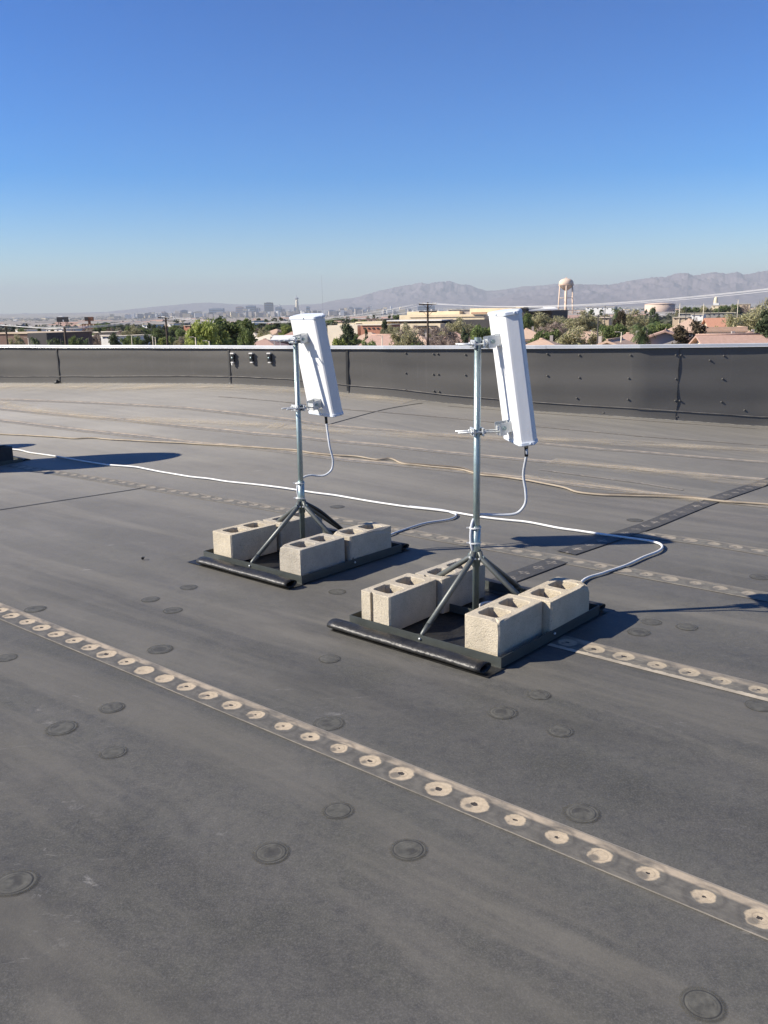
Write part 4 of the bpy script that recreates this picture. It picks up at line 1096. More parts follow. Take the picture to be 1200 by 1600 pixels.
big = [
 ('bright', 312, 501, 50, 104, 'yellow green spring tree just over the parapet right of the wooden pole on the left'),
 ('leafy', 350, 492.5, 74, 124, 'large dark green leafy tree whose top reaches under the hazy skyline'),
 ('leafy', 384, 514, 26, 108, 'small green tree on the right flank of the large leafy tree'),
 ('bright', 334, 506, 40, 112, 'bright green tree overlapping the left of the large leafy tree'),
 ('pine', 540, 509, 46, 122, 'dark spreading pine right behind the farther antenna panel'),
 ('bright', 530, 527, 40, 98, 'pale yellow green shrubby tree below the dark pine by the farther panel'),
 ('leafy', 578, 527, 28, 104, 'small green bushy tree right of the dark pine, low over the coping'),
 ('pine', 601, 501.5, 17, 230, 'small dark pine standing in front of the brick building'),
 ('khaki', 632, 509, 46, 118, 'olive willowy tree left of the tall wooden utility pole'),
 ('leafy', 646, 533, 26, 100, 'low dark green bush at the foot of the tall utility pole'),
 ('bare', 692, 512, 44, 140, 'bare pinkish tree right of the tall utility pole'),
 ('khaki', 716, 498, 44, 200, 'grey green tree in front of the long tan building'),
 ('pine', 725, 514.5, 27, 122, 'dark pine left of the nearer mast top'),
 ('leafy', 752, 505, 34, 150, 'green tree half hidden by the left edge of the nearer panel'),
 ('leafy', 820, 490, 22, 200, 'olive green tree beside the white roofed dark building'),
 ('pine', 826, 494, 14, 215, 'narrow dark tree against the dark wall right of the nearer panel'),
 ('khaki', 852, 487, 50, 250, 'wide khaki tree left of the water tower legs'),
 ('bare', 864, 500, 36, 210, 'greyish bare tree in front of the water tower'),
 ('leafy', 853, 511.5, 48, 126, 'round dark green tree just over the coping right of the nearer panel'),
 ('leafy', 884, 497, 26, 260, 'green tree at the foot of the water tower'),
 ('khaki', 914, 488, 50, 220, 'khaki tree right of the water tower'),
 ('khaki', 905, 512, 64, 118, 'wide dry khaki tree low over the coping below the water tower'),
 ('leafy', 962, 503, 40, 150, 'light green tree below the rusty pine'),
 ('khaki', 992, 486, 48, 205, 'yellow green tree left of the tan storage tank'),
 ('brownpine', 970, 486, 24, 168, 'rusty brown pine left of the storage tank'),
 ('palm', 964, 478.5, 20, 200, 'tall dark palm top above the rusty pine'),
 ('pine', 1022, 482, 25, 190, 'dark pine in front of the tan storage tank'),
 ('leafy', 1035, 501, 42, 170, 'dense green tree under the storage tank'),
 ('palm', 1006, 502, 50, 105, 'near palm with shaggy fronds between the red tiled roofs'),
 ('brownpine', 1076, 503.5, 60, 106, 'big rusty dark juniper right of the grey gable house'),
 ('leafy', 1130, 508, 38, 142, 'green bushy tree in front of the cream wall on the right'),
 ('khaki', 1172, 478, 66, 150, 'large pale khaki tree at the right behind the tiled roofs'),
 ('khaki', 1198, 470, 44, 175, 'yellow green tree top at the far right edge'),
 ('pine', 1197, 488, 54, 100, 'dark green pine at the right edge above the coping'),
 ('bare', 640, 508, 30, 160, 'faint bare tree behind the olive willowy tree'),
 ('bare', 712, 523, 34, 112, 'small bare bush left of the dark pine near the mast'),
 ('leafy', 160, 503.5, 26, 340, 'dark rounded tree above the low white wall on the left'),
 ('pine', 176, 524, 36, 150, 'dark low spreading tree over the coping left of centre'),
 ('khaki', 208, 510, 30, 250, 'olive tree with pale top on the left half'),
 ('bright', 448, 508.5, 20, 250, 'fresh green tree left of the farther panel'),
 ('pine', 433, 503, 24, 330, 'dark tree clump left of the farther panel top'),
 ('leafy', 110, 526, 17, 170, 'small dark green tree behind the thick left post'),
 ('khaki', 22, 524, 20, 180, 'dusty green palm like tree in front of the long brown building'),
 ('pine', 38, 511, 18, 420, 'row tree above the brown building, left one'),
]
for k_, px, top, w_, d_, lab in big: tree(k_, px, top, w_, d_, lab)
for px, top, w_ in ((50, 525, 15), (54, 528, 12), (74, 529, 13), (85, 526, 14), (92, 530, 12), (122, 526, 15), (131, 527, 12), (1003, 512, 12)): tree('palm', px, top, w_, 178)
fill = [(20, 509, 10, 'pine'), (41, 506, 9, 'pine'), (55, 508, 9, 'pine'), (60, 513, 14, 'pine'), (32, 513, 12, 'leafy'), (88, 508.5, 7, 'pine'), (80, 516, 14, 'pine'), (84, 520, 12, 'leafy'), (92, 522, 13, 'leafy'), (112, 514, 9, 'bare'), (146, 515, 14, 'pine'), (152, 510, 12, 'pine'), (172, 512, 14, 'bare'), (138, 512, 14, 'bare'), (150, 520, 14, 'bare'),
        (188, 516, 16, 'bare'), (196, 524, 20, 'leafy'), (200, 508, 14, 'leafy'), (215, 516, 16, 'khaki'), (222, 512, 18, 'leafy'), (232, 506, 14, 'pine'), (240, 508, 14, 'pine'), (246, 513, 18, 'leafy'), (236, 520, 22, 'leafy'), (226, 524, 20, 'pine'), (250, 527, 20, 'bright'), (255, 509, 12, 'pine'), (275, 501.5, 12, 'pine'), (271, 508, 14, 'leafy'), (268, 516, 18, 'pine'), (280, 512, 16, 'leafy'), (285, 522, 16, 'bare'), (292, 508, 8, 'brownpine'), (262, 524, 16, 'leafy'), (212, 526, 20, 'leafy'), (298, 509, 8, 'brownpine'), (278, 526, 18, 'khaki'),
        (372, 500, 16, 'pine'), (386, 499, 18, 'pine'), (396, 500, 14, 'leafy'), (378, 506, 20, 'leafy'), (392, 508, 20, 'leafy'), (404, 498, 14, 'pine'), (408, 505, 18, 'pine'), (415, 499, 16, 'pine'), (421, 506, 18, 'leafy'), (428, 497, 14, 'pine'), (438, 496, 14, 'pine'), (443, 505, 14, 'leafy'), (411, 512, 18, 'khaki'), (399, 512, 18, 'bare'), (452, 502, 12, 'pine'), (436, 514, 16, 'bare'),
        (513, 498, 22, 'leafy'), (526, 496, 20, 'leafy'), (543, 494.5, 10, 'pine'), (533, 501, 14, 'bare'), (555, 497, 14, 'leafy'), (566, 500, 16, 'leafy'), (575, 494.5, 11, 'pine'), (584, 492.5, 8, 'pine'), (590, 499, 14, 'khaki'), (609, 492, 11, 'pine'), (620, 491, 11, 'leafy'), (596, 497, 12, 'bare'), (556, 508, 20, 'bright'), (614, 506, 18, 'khaki'), (572, 515, 9, 'pine'), (660, 512, 16, 'bare'),
        (675, 520, 20, 'bare'), (705, 511, 20, 'bare'), (735, 508, 22, 'khaki'), (765, 500, 20, 'bare'), (840, 500, 18, 'bare'), (896, 500, 22, 'khaki'), (930, 494, 16, 'leafy'), (940, 484, 10, 'pine'), (935, 500, 20, 'khaki'), (945, 490, 12, 'khaki'), (924, 483, 8, 'leafy'), (1000, 494, 18, 'leafy'), (980, 502, 18, 'brownpine'), (990, 500, 16, 'bare'), (1064, 482, 14, 'khaki'), (1072, 478, 12, 'leafy'), (1085, 480, 14, 'leafy'), (1098, 478, 14, 'khaki'), (1105, 482, 12, 'pine'),
        (1112, 482, 16, 'khaki'), (1122, 480, 16, 'leafy'), (1133, 476, 14, 'leafy'), (1142, 478, 16, 'khaki'), (1150, 474, 14, 'leafy'), (1160, 476, 16, 'bare'), (1146, 496, 18, 'bare'), (1180, 500, 30, 'bare'), (884, 508, 34, 'khaki'), (930, 505, 34, 'khaki'), (872, 498, 22, 'khaki'), (948, 508, 26, 'bright'), (982, 510, 26, 'khaki'), (1010, 499, 24, 'khaki'), (1046, 508, 22, 'leafy'), (1096, 514, 16, 'leafy'), (1158, 492, 34, 'khaki'), (1184, 487, 34, 'khaki'), (840, 493, 20, 'khaki'), (820, 502, 16, 'leafy'), (664, 516, 26, 'khaki'), (680, 508, 20, 'bare'), (548, 520, 26, 'leafy'), (604, 512, 20, 'khaki'), (420, 520, 22, 'khaki'), (296, 516, 20, 'bright'), (185, 505, 16, 'leafy'), (142, 521, 20, 'leafy'), (1120, 487, 14, 'leafy'), (1064, 489, 18, 'khaki'), (903, 497, 16, 'leafy'), (1010, 484, 10, 'pine'), (1095, 500, 16, 'khaki'), (1150, 505, 14, 'khaki'), (1200, 500, 20, 'khaki')]
for px, top, w_, k_ in fill:
    dd = 10.6*F_PX/(max(top-hor(px), 2)+4)*.45
    tree(k_, px, top, w_, min(620, max(190, dd*rnd.uniform(.85, 1.15))))
words = ['first', 'second', 'third', 'fourth', 'fifth', 'sixth', 'seventh', 'eighth', 'ninth', 'tenth', 'eleventh', 'twelfth', 'thirteenth', 'fourteenth', 'fifteenth', 'sixteenth', 'seventeenth', 'eighteenth', 'nineteenth', 'twentieth']
words += ['twenty-'+w_ for w_ in words[:9]] + ['thirtieth'] + ['thirty-'+w_ for w_ in words[:9]] + ['fortieth']
look = {'leafy': 'small green tree', 'bright': 'fresh green tree', 'pine': 'small dark pine', 'brownpine': 'small rusty pine', 'khaki': 'small khaki tree', 'bare': 'small bare tree', 'palm': 'small palm'}
cnt = {}
for px, kind, o, d, lab in sorted([q for q in TREES if not q[4]], key=lambda q: q[0]):
    i = cnt.get(kind, 0); cnt[kind] = i+1
    o['label'] = '%s beyond the parapet, %s of its kind from the left' % (look[kind], words[i])

# ---------------- buildings
BM = {}
def bmat(name, c, c2=None, sc=.5):
    if name not in BM: BM[name] = simple(name, c, c2 or tuple(q*.86 for q in c), sc, .85, .2)
    return BM[name]
bmat('cream_stucco', (.74, .62, .43)); bmat('tan_stucco', (.52, .41, .29)); bmat('white_paint', (.74, .73, .70)); bmat('brown_wall', (.16, .105, .085)); bmat('brick', (.40, .19, .12), (.33, .15, .10), 2)
bmat('grey_stucco', (.42, .38, .35)); bmat('pink_tile', (.46, .31, .25), (.36, .24, .19), 3); bmat('tan_tile', (.55, .40, .29), (.46, .32, .24), 3); bmat('orange_tile', (.50, .26, .17), (.42, .21, .14), 3)
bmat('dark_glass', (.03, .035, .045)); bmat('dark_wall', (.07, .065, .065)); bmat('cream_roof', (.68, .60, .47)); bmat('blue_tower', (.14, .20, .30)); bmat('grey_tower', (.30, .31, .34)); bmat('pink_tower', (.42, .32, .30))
bmat('rust', (.28, .13, .07), (.2, .09, .05), 2)
bmat('asphalt_roof', (.30, .28, .26))
def house(px0, px1, ytop, d, label, wall='tan_stucco', roof='tan_tile', kind='gable', yaw=.3, ridge=2.0, dep=10, group='tile roofed houses beyond the parapet', wins=3):
    cx = (px0+px1)/2; W = (px1-px0)*d/F_PX; top = hz(cx, ytop, d)
    yaw = -abs(yaw) if abs(yaw) < .9 else yaw
    T = empty('house', (gx(cx, d), d, GZ), label, 'house', group, yaw)
    Wd = W/(abs(math.cos(yaw))+.0)*.92 - dep*abs(math.sin(yaw))*.5; Wd = max(Wd, 6)
    H = top-GZ-ridge; H = max(2.6, H); hx, hy = Wd/2, dep/2
    mb = MB(); mb.box((0, 0, H/2), (Wd, dep, H))
    mb2 = MB(); e = .6
    if kind == 'gable':
        mb.v += [(-hx, -hy, H), (-hx, hy, H), (-hx, 0, H+ridge*hy/(hy+e)), (hx, -hy, H), (hx, hy, H), (hx, 0, H+ridge*hy/(hy+e))]; n = len(mb.v)
        mb.face((n-6, n-4, n-5)); mb.face((n-3, n-2, n-1))
        for s_ in (-1, 1):
            a = [(-hx-e, s_*(hy+e), H-.15), (hx+e, s_*(hy+e), H-.15), (hx+e, 0, H+ridge), (-hx-e, 0, H+ridge)]
            mb2.quad(*a); mb2.quad(*[(x, y, z-.22) for x, y, z in a]); mb2.quad(a[0], a[1], tuple(np.add(a[1], (0, 0, -.22))), tuple(np.add(a[0], (0, 0, -.22))))
            for k in (0, 1):
                p, q = (a[0], a[3]) if k == 0 else (a[1], a[2]); mb2.quad(p, q, tuple(np.add(q, (0, 0, -.22))), tuple(np.add(p, (0, 0, -.22))))
    elif kind == 'hip':
        r_ = min(hx, hy)*.9
        c4 = [(-hx-e, -hy-e, H-.1), (hx+e, -hy-e, H-.1), (hx+e, hy+e, H-.1), (-hx-e, hy+e, H-.1)]; r0, r1 = (-hx+r_, 0, H+ridge), (hx-r_, 0, H+ridge)
        n = len(mb2.v); mb2.v += c4+[r0, r1]; mb2.face((n, n+1, n+5, n+4)); mb2.face((n+1, n+2, n+5)); mb2.face((n+2, n+3, n+4, n+5)); mb2.face((n+3, n, n+4)); mb2.face((n, n+3, n+2, n+1))
        mb2.box((0, 0, H-.22), (Wd+1.1, dep+1.1, .2))
    else:
        mb2.box((0, 0, H+.12), (Wd+.3, dep+.3, .24))
        mb2.box((0, -hy+.2, H+.45), (Wd, .3, .5)); mb2.box((-hx+.2, 0, H+.45), (.3, dep-.62, .5)); mb2.box((hx-.2, 0, H+.45), (.3, dep-.62, .5))
    mb.build('wall', BM[wall], T)
    rf = mb2.build('roof', BM[roof], T)
    if kind != 'flat' and d < 200:
        m3 = MB()
        if kind == 'gable': m3.tube([(-hx-e, 0, H+ridge+.03), (hx+e, 0, H+ridge+.03)], .13, 6)
        else: m3.tube([(-hx+r_, 0, H+ridge+.03), (hx-r_, 0, H+ridge+.03)], .13, 6)
        m3.build('ridge_cap', BM[roof], rf)
        m3 = MB(); m3.box((hx*.3, hy*.35, H+ridge*.9), (.35, .35, 1.0)); m3.build('vent', BM['grey_stucco'], rf)
    for k in range(wins):
        x = -hx+Wd*(k+.5)/wins; m3 = MB(); m3.box((x, -hy-.02, H-1.35), (min(1.6, Wd/wins*.5), .1, 1.1)); w_ = m3.build('window', BM['dark_glass'], T)
        m3 = MB()
        ww = min(1.6, Wd/wins*.5)
        for sx in (-1, 1): m3.box((x+sx*(ww/2+.06), -hy-.06, H-1.35), (.1, .14, 1.3))
        for sz in (-1, 1): m3.box((x, -hy-.055, H-1.35+sz*.6), (ww, .13, .1))
        m3.build('frame', BM['white_paint'], w_)
    for s_ in (-1, 1):
        m3 = MB(); m3.box((s_*(hx+.02), 0, H-1.35), (.1, 1.2, 1.1)); m3.build('window', BM['dark_glass'], T)
    return T
hs = [
 (960, 1008, 521, 112, 'pink tiled house partly behind the near palm', 'tan_stucco', 'pink_tile', 'hip', .35, 1.8, 9),
 (1018, 1066, 515.5, 118, 'house with red tiled roof and grey front gable right of the near palm', 'grey_stucco', 'pink_tile', 'gable', 1.25, 2.4, 14),
 (1104, 1180, 523, 100, 'nearest pink tiled roof just over the coping on the right', 'cream_stucco', 'pink_tile', 'gable', .08, 1.6, 9),
 (1114, 1148, 508, 138, 'cream walled house behind the green bush on the right', 'cream_stucco', 'tan_tile', 'flat', .2, .9, 7),
 (1040, 1118, 499, 165, 'long tan tiled house with dark walls', 'dark_wall', 'tan_tile', 'hip', -.35, 1.9, 11),
 (1106, 1150, 496.5, 200, 'house with bright orange tiled roof', 'tan_stucco', 'orange_tile', 'gable', .15, 2.2, 10),
 (1155, 1195, 519, 128, 'pink roofed house behind the dark pine at the right edge', 'tan_stucco', 'pink_tile', 'hip', .1, 1.5, 10),
 (940, 985, 530, 96, 'tan tiled roof low over the coping below the water tower side', 'tan_stucco', 'tan_tile', 'gable', 1.1, 2.0, 10),
 (812, 836, 514, 150, 'small house with pale pink roof and dark carport right of the nearer panel', 'cream_stucco', 'tan_tile', 'hip', .2, 1.4, 8),
 (826, 870, 530, 104, 'low tan roof just over the coping under the round tree', 'tan_stucco', 'tan_tile', 'hip', .3, 1.2, 9),
 (890, 945, 519, 170, 'tan tiled house mostly hidden by khaki trees', 'tan_stucco', 'tan_tile', 'gable', .2, 1.5, 10),
 (690, 735, 520, 150, 'house with pink roof right of the tall utility pole', 'tan_stucco', 'pink_tile', 'hip', .3, 1.6, 9),
 (640, 668, 524, 150, 'tan roofed house left of the tall utility pole foot', 'cream_stucco', 'tan_tile', 'hip', .3, 1.4, 9),
 (590, 625, 523, 165, 'pinkish tile roof between the green bush and the olive tree', 'tan_stucco', 'pink_tile', 'gable', .5, 1.6, 9),
 (555, 600, 519, 205, 'dusty pink roofed house behind the small green bush', 'tan_stucco', 'tan_tile', 'hip', -.3, 1.6, 10),
 (378, 410, 520, 235, 'cream roofed long house right of the large leafy tree', 'brown_wall', 'cream_roof', 'hip', -.2, 1.2, 12),
 (403, 436, 522.5, 215, 'cream roofed house with brown walls left of the white carport', 'brown_wall', 'cream_roof', 'hip', -.15, 1.2, 12),
 (415, 447, 514, 300, 'house with tan hip roof behind the cream roofed house', 'tan_stucco', 'tan_tile', 'hip', .3, 1.6, 12),
 (392, 432, 530, 170, 'low pink roofed house just over the coping left of the farther mast', 'tan_stucco', 'pink_tile', 'hip', .1, 1.2, 10),
 (444, 470, 518, 240, 'pinkish house hidden behind the farther panel', 'tan_stucco', 'pink_tile', 'hip', .1, 1.6, 10),
]
for h in hs: house(*h)
# large flat buildings
FACE = -.42                                   # street grid: broad fronts look a little to the left, as lit in the photo
def on_front(px, d, pc, yaw=FACE):
    """where the sight line of column px meets the front plane through (column pc, distance d)"""
    p0 = at_depth(pc, hor(pc), d); n = Vector((math.sin(yaw), -math.cos(yaw), 0)); r = at_depth(px, hor(px), 1.0)-EYEP; r.z = 0
    t = (p0.x*n.x+p0.y*n.y)/(r.x*n.x+r.y*n.y); return Vector((r.x*t, r.y*t, 0)), n
def slab(name, px0, px1, ytop, ybot, d, wall, dep, yaw=0, parent=None, z0=None, proud=0):
    pc = PC[0]; yaw = FACE
    A, n = on_front(px0, d, pc); B, _ = on_front(px1, d, pc); Cc, _ = on_front((px0+px1)/2, d, pc)
    zt = EYE+(hor((px0+px1)/2)-ytop)*Cc.y/F_PX*1.0; zb = GZ if ybot is None else EYE+(hor((px0+px1)/2)-ybot)*Cc.y/F_PX
    W = (B-A).length; mid = (A+B)/2 - n*dep/2
    mb = MB(); mb.box((mid.x, mid.y, (zt+zb)/2), (W, dep, zt-zb), rot=yaw); return mb.build(name, BM[wall], parent)
PC = [600]
def group_building(label, cat='building', name='building', group=None, pc=None):
    if pc: PC[0] = pc
    return empty(name, (0, 0, 0), label, cat, group)
T = group_building('long tan flat roofed building with stepped tiers behind the tall utility pole', pc=690); 
slab('lower_block', 624, 757, 491.5, None, 345, 'cream_stucco', 40, 0, T)
slab('upper_block', 636, 718, 486.5, None, 372, 'cream_stucco', 30, 0, T)
slab('upper_block', 718.5, 738, 487, None, 376, 'grey_stucco', 25, 0, T)
slab('upper_block', 734, 812, 481.5, None, 365, 'cream_stucco', 40, 0, T)
slab('shaded_band', 736, 760, 488, 490, 344, 'brick', 1, 0, T)
slab('lower_roof', 600, 690, 499.5, 501, 322, 'white_paint', 12, 0, T)
slab('front_wing', 612, 688, 505, None, 318, 'cream_stucco', 14, 0, T); slab('wing_roof', 622, 700, 499.8, 504.5, 330, 'grey_stucco', 8, 0, T)
slab('dark_wall', 690, 778, 499, None, 330, 'dark_wall', 6, 0, T)  # shaded right end of the building, its shade painted as a dark wall
for a_, b_ in ((646, 664), (668, 680)): slab('window', a_, b_, 508, 510, 316, 'dark_wall', 4, 0, T)
slab('window_band', 640, 756, 494.5, 495.1, 344.7, 'tan_stucco', 1, 0, T)
T = group_building('cream warehouse with long flat roof right of the farther panel', pc=550)
slab('block', 511, 558, 507.5, None, 300, 'cream_roof', 20, 0, T); slab('block', 555, 600, 502, None, 335, 'cream_stucco', 20, 0, T); slab('block', 527, 556, 504.5, None, 330, 'cream_stucco', 20, 0, T)
T = group_building('orange brick building with small windows behind the dark pine', pc=580); slab('wall', 563, 597, 507.5, None, 296, 'brick', 15, 0, T)
slab('coping', 562.5, 597.5, 506.6, 507.4, 295.5, 'cream_roof', 16, 0, T)
for k in range(4): slab('window', 567+k*7, 570+k*7, 511, 513, 295.7, 'dark_glass', 1, 0, T)
T = group_building('dark building with white sloping roof between the nearer panel and the water tower', pc=830); slab('wall', 800, 822, 482, None, 300, 'dark_wall', 25, 0, T); slab('wall', 822, 862, 485, None, 310, 'dark_wall', 25, 0, T)
slab('roof', 806, 818, 479.4, 481, 298, 'cream_roof', 26, 0, T)
mb = MB(); a = [at_depth(826, 484, 300), at_depth(872, 482, 300), at_depth(866, 479.5, 345), at_depth(826, 479.5, 345)]
mb.quad(*a); mb.quad(*[q-Vector((0, 0, .5)) for q in a]); mb.quad(a[0], a[1], a[1]-Vector((0, 0, .5)), a[0]-Vector((0, 0, .5))); mb.quad(a[0], a[3], a[3]-Vector((0, 0, .5)), a[0]-Vector((0, 0, .5))); mb.build('roof', BM['white_paint'], T)
T = group_building('long dark brown building at the left edge behind the coping', pc=30)
slab('wall', -60, 44, 521, None, 205, 'brown_wall', 20, 0, T); slab('wall', 40, 70, 519.5, None, 198, 'dark_wall', 5, .25, T); slab('roof_edge', -60, 44, 520, 520.9, 204.6, 'tan_stucco', 21, 0, T)
for i, (a_, b_, yt, dd, wl, lab) in enumerate([
    (60, 100, 513.5, 420, 'white_paint', 'low white building between the left pole and the billboard'), (22, 31, 514.5, 380, 'white_paint', 'small white gabled building above the brown one'),
    (92, 152, 519, 300, 'tan_stucco', 'low tan building under the rusty sign tower'), (92, 135, 525, 240, 'cream_roof', 'low cream wall behind the thick left post'),
    (155, 176, 524.5, 230, 'white_paint', 'low white wall under the rounded dark tree'), (221, 230, 507, 480, 'white_paint', 'white block among the trees right of the rusty sign'),
    (262, 270, 505, 500, 'white_paint', 'small white building right behind the second wooden pole'), (286, 296, 517, 260, 'cream_roof', 'small cream building left of the bright tree'),
    (286, 300, 508, 330, 'brick', 'reddish building far left of the bright tree'), (388, 396, 501, 520, 'white_paint', 'tiny white building among dark trees under the skyline'),
    (366, 370, 502, 520, 'white_paint', 'tiny white building left of the other under the skyline'), (915, 960, 480, 760, 'white_paint', 'long white warehouse right of the water tower'),
    (928, 952, 496, 330, 'tan_stucco', 'low pale building left of the rusty pine'), (1052, 1076, 495.5, 330, 'tan_stucco', 'low flat roof in front of the storage tank foot'),
    (1080, 1100, 491, 420, 'white_paint', 'low white canopy right of the storage tank'), (1112, 1135, 477.5, 900, 'cream_stucco', 'long cream building under the far pale silo'),
    (1150, 1172, 475.5, 900, 'tan_stucco', 'long tan building at far right distance'), (1060, 1150, 489, 460, 'asphalt_roof', 'wide grey flat roofed building behind the orange roof'),
    (560, 600, 498.5, 560, 'pink_tile', 'far reddish roofs right of the farther panel'), (700, 760, 484, 620, 'grey_stucco', 'grey building behind the long tan one')]):
    T = group_building(lab, pc=(a_+b_)/2); slab('wall', a_, b_, yt, None, dd, wl, 14, 0, T)
    rf = slab('roof', a_-.4, b_+.4, yt-.5, yt-.03, dd-.5, 'cream_roof' if wl != 'pink_tile' else 'pink_tile', 15, 0, T)
    nW = max(1, int((b_-a_)/7))
    for k in range(nW):
        xx = a_+(b_-a_)*(k+.5)/nW; slab('window', xx-1, xx+1, yt+1.6, yt+2.8, dd-.12, 'dark_glass', .5, 0, T)
# carport with white slats
T = group_building('white carport roofs low over the coping left of the farther mast', 'carport', 'carport')
for k in range(2):
    d0 = 150; mb = MB(); c = at_depth(445+k*8, 528+k*1.2, d0+k*12); mb.box(c, (4.2, 5, .18), mat=Matrix.Rotation(.12, 3, 'X')); mb.build('roof', BM['white_paint'], T)
    mb = MB()
    for sx in (-1.8, 1.8): mb.box((c.x+sx, c.y, (c.z+GZ)/2-.1), (.12, .12, c.z-GZ-.3))
    mb.build('post', BM['white_paint'], T)

# water tower
d = 830; sc_ = d/F_PX; X0 = gx(883.5, d); zt = lambda y: hz(883.5, y, d)
T = empty('water_tower', (X0, d, GZ), 'pale peach domed water tower on tall splayed legs', 'water tower')
peach = bmat('peach_paint', (.66, .51, .40), (.58, .45, .35), .2)
def lz(y): return zt(y)-GZ
R0 = 11*sc_
mb = MB(); prof = [(.3, lz(454)), (R0*.25, lz(453.6)), (R0*.6, lz(451)), (R0*.9, lz(447.5)), (R0*1.0, lz(445.5))]; mb.lathe(prof, 36)
prof = [(R0*1.0, lz(445.4)), (R0, lz(443)), (R0*.95, lz(440)), (R0*.8, lz(437.6)), (R0*.5, lz(435.8)), (R0*.2, lz(435)), (.4, lz(434.8))]; mb.lathe(prof, 36)
tk = mb.build('tank', peach, T)
mb = MB(); mb.lathe([(R0*1.06, lz(446)), (R0*1.06, lz(445.2)), (R0*.98, lz(445.2))], 36); mb.build('catwalk', peach, tk)
mb = MB(); mb.lathe([(.5, lz(435)), (.5, lz(433.4)), (.2, lz(433))], 10); mb.build('finial', peach, tk)
mb = MB(); mb.tube([(0, 0, 0), (0, 0, lz(453))], 1.2, 12); mb.build('riser_pipe', peach, T)
nL = 6
for k in range(nL):
    a = 2*PI*k/nL+.35; t0 = Vector((math.cos(a)*R0*.97, math.sin(a)*R0*.97, lz(446))); b0 = Vector((math.cos(a)*R0*1.2, math.sin(a)*R0*1.2, 0))
    mb = MB(); mb.tube([t0, b0], .55, 8); mb.build('leg', peach, T)
for yy in (465.5, 485):
    f = (lz(446)-lz(yy))/lz(446); mb = MB(); pts = [Vector((math.cos(2*PI*k/nL+.35), math.sin(2*PI*k/nL+.35), 0))*R0*(.97+.3*f)+Vector((0, 0, lz(yy))) for k in range(nL)]
    for k in range(nL): mb.tube([pts[k], pts[(k+1) % nL]], .25, 6)
    mb.build('brace', peach, T)
# storage tank
d = 900; X0 = gx(1037.5, d); r0 = 22.3*d/F_PX; H = hz(1037.5, 474.2, d)-GZ
T = empty('storage_tank', (X0, d+r0, GZ), 'large tan cylindrical storage tank', 'storage tank'); tanp = bmat('tan_paint', (.55, .43, .35), (.50, .39, .32), .1)
mb = MB(); mb.lathe([(r0, 0), (r0, H-.8)], 56); mb.build('shell', tanp, T); mb = MB(); mb.lathe([(r0+.25, H-.78), (r0+.25, H-.3), (r0*.5, H+.6), (.5, H+.9)], 56); mb.build('roof', tanp, T)
mb = MB(); mb.box((r0*.93, -r0*.42, H/2), (.5, .5, H)); mb.build('ladder', BM['white_paint'], T)
# far white silo
PC[0] = 1122; d = 2400; X0 = gx(1118, d); T = empty('silo', (X0, d, GZ), 'far pale domed silo on the right horizon', 'silo'); H = hz(1118, 463.5, d)-GZ; r0 = 3.2*d/F_PX
mb = MB(); mb.lathe([(r0, 0), (r0, H*.7), (r0*.8, H*.88), (r0*.4, H*.98), (.3, H)], 20); mb.build('drum', BM['cream_stucco'], T); slab('base_building', 1114, 1123, 474, None, d-10, 'white_paint', 30, 0, T).location = (-X0, -d, -GZ)

# billboard, sign tower
d = 420; T = empty('billboard', (gx(97.5, d), d, GZ), 'black backed billboard on two pairs of legs at the left', 'billboard')
H1, H0 = hz(97.5, 495.3, d)-GZ, hz(97.5, 502.6, d)-GZ; W = 17.2*d/F_PX
mb = MB(); mb.box((0, 0, (H1+H0)/2), (W, .8, H1-H0)); mb.box((0, -.6, H0-.1), (W*1.02, .6, .12)); mb.build('panel', BM['dark_wall'], T)
for sx in (-.40, -.26, .28, .42): mb = MB(); mb.tube([(sx*W, .1, 0), (sx*W, .1, H0)], .16, 6); mb.build('leg', BM['dark_wall'], T)
mb = MB(); mb.box((.1*W, -.7, H0+.4), (.5, .3, .9)); mb.build('lamp', BM['white_paint'], T)
d = 400; T = empty('sign_tower', (gx(139, d), d, GZ), 'rusty sign box on a square scaffold tower at the left', 'sign tower')
mb = MB(); z1, z0 = hz(139, 495.2, d)-GZ, hz(139, 501.5, d)-GZ; mb.box((0, 0, (z1+z0)/2), (12.5*d/F_PX, 1.5, z1-z0)); mb.build('sign_box', BM['rust'], T)
mb = MB(); mb.box((-1.0, -.8, (z1+z0)/2+.2), (1.6, .15, 1.2)); mb.build('dark_window', BM['dark_wall'], T)
mb = MB(); zz = hz(139, 506, d)-GZ
for sx in (-2.6, 0, 2.6):
    for sy in (-1.5, 1.5): mb.box((sx, sy, zz/2), (.3, .3, zz))
for q in (.55, .75, .98):
    mb.box((0, -1.7, zz*q), (5.6, .2, .35)); mb.box((0, 1.7, zz*q), (5.6, .2, .35))
mb.tube([(0, 0, zz), (0, 0, z0)], .6, 8); mb.build('scaffold', BM['rust'], T)

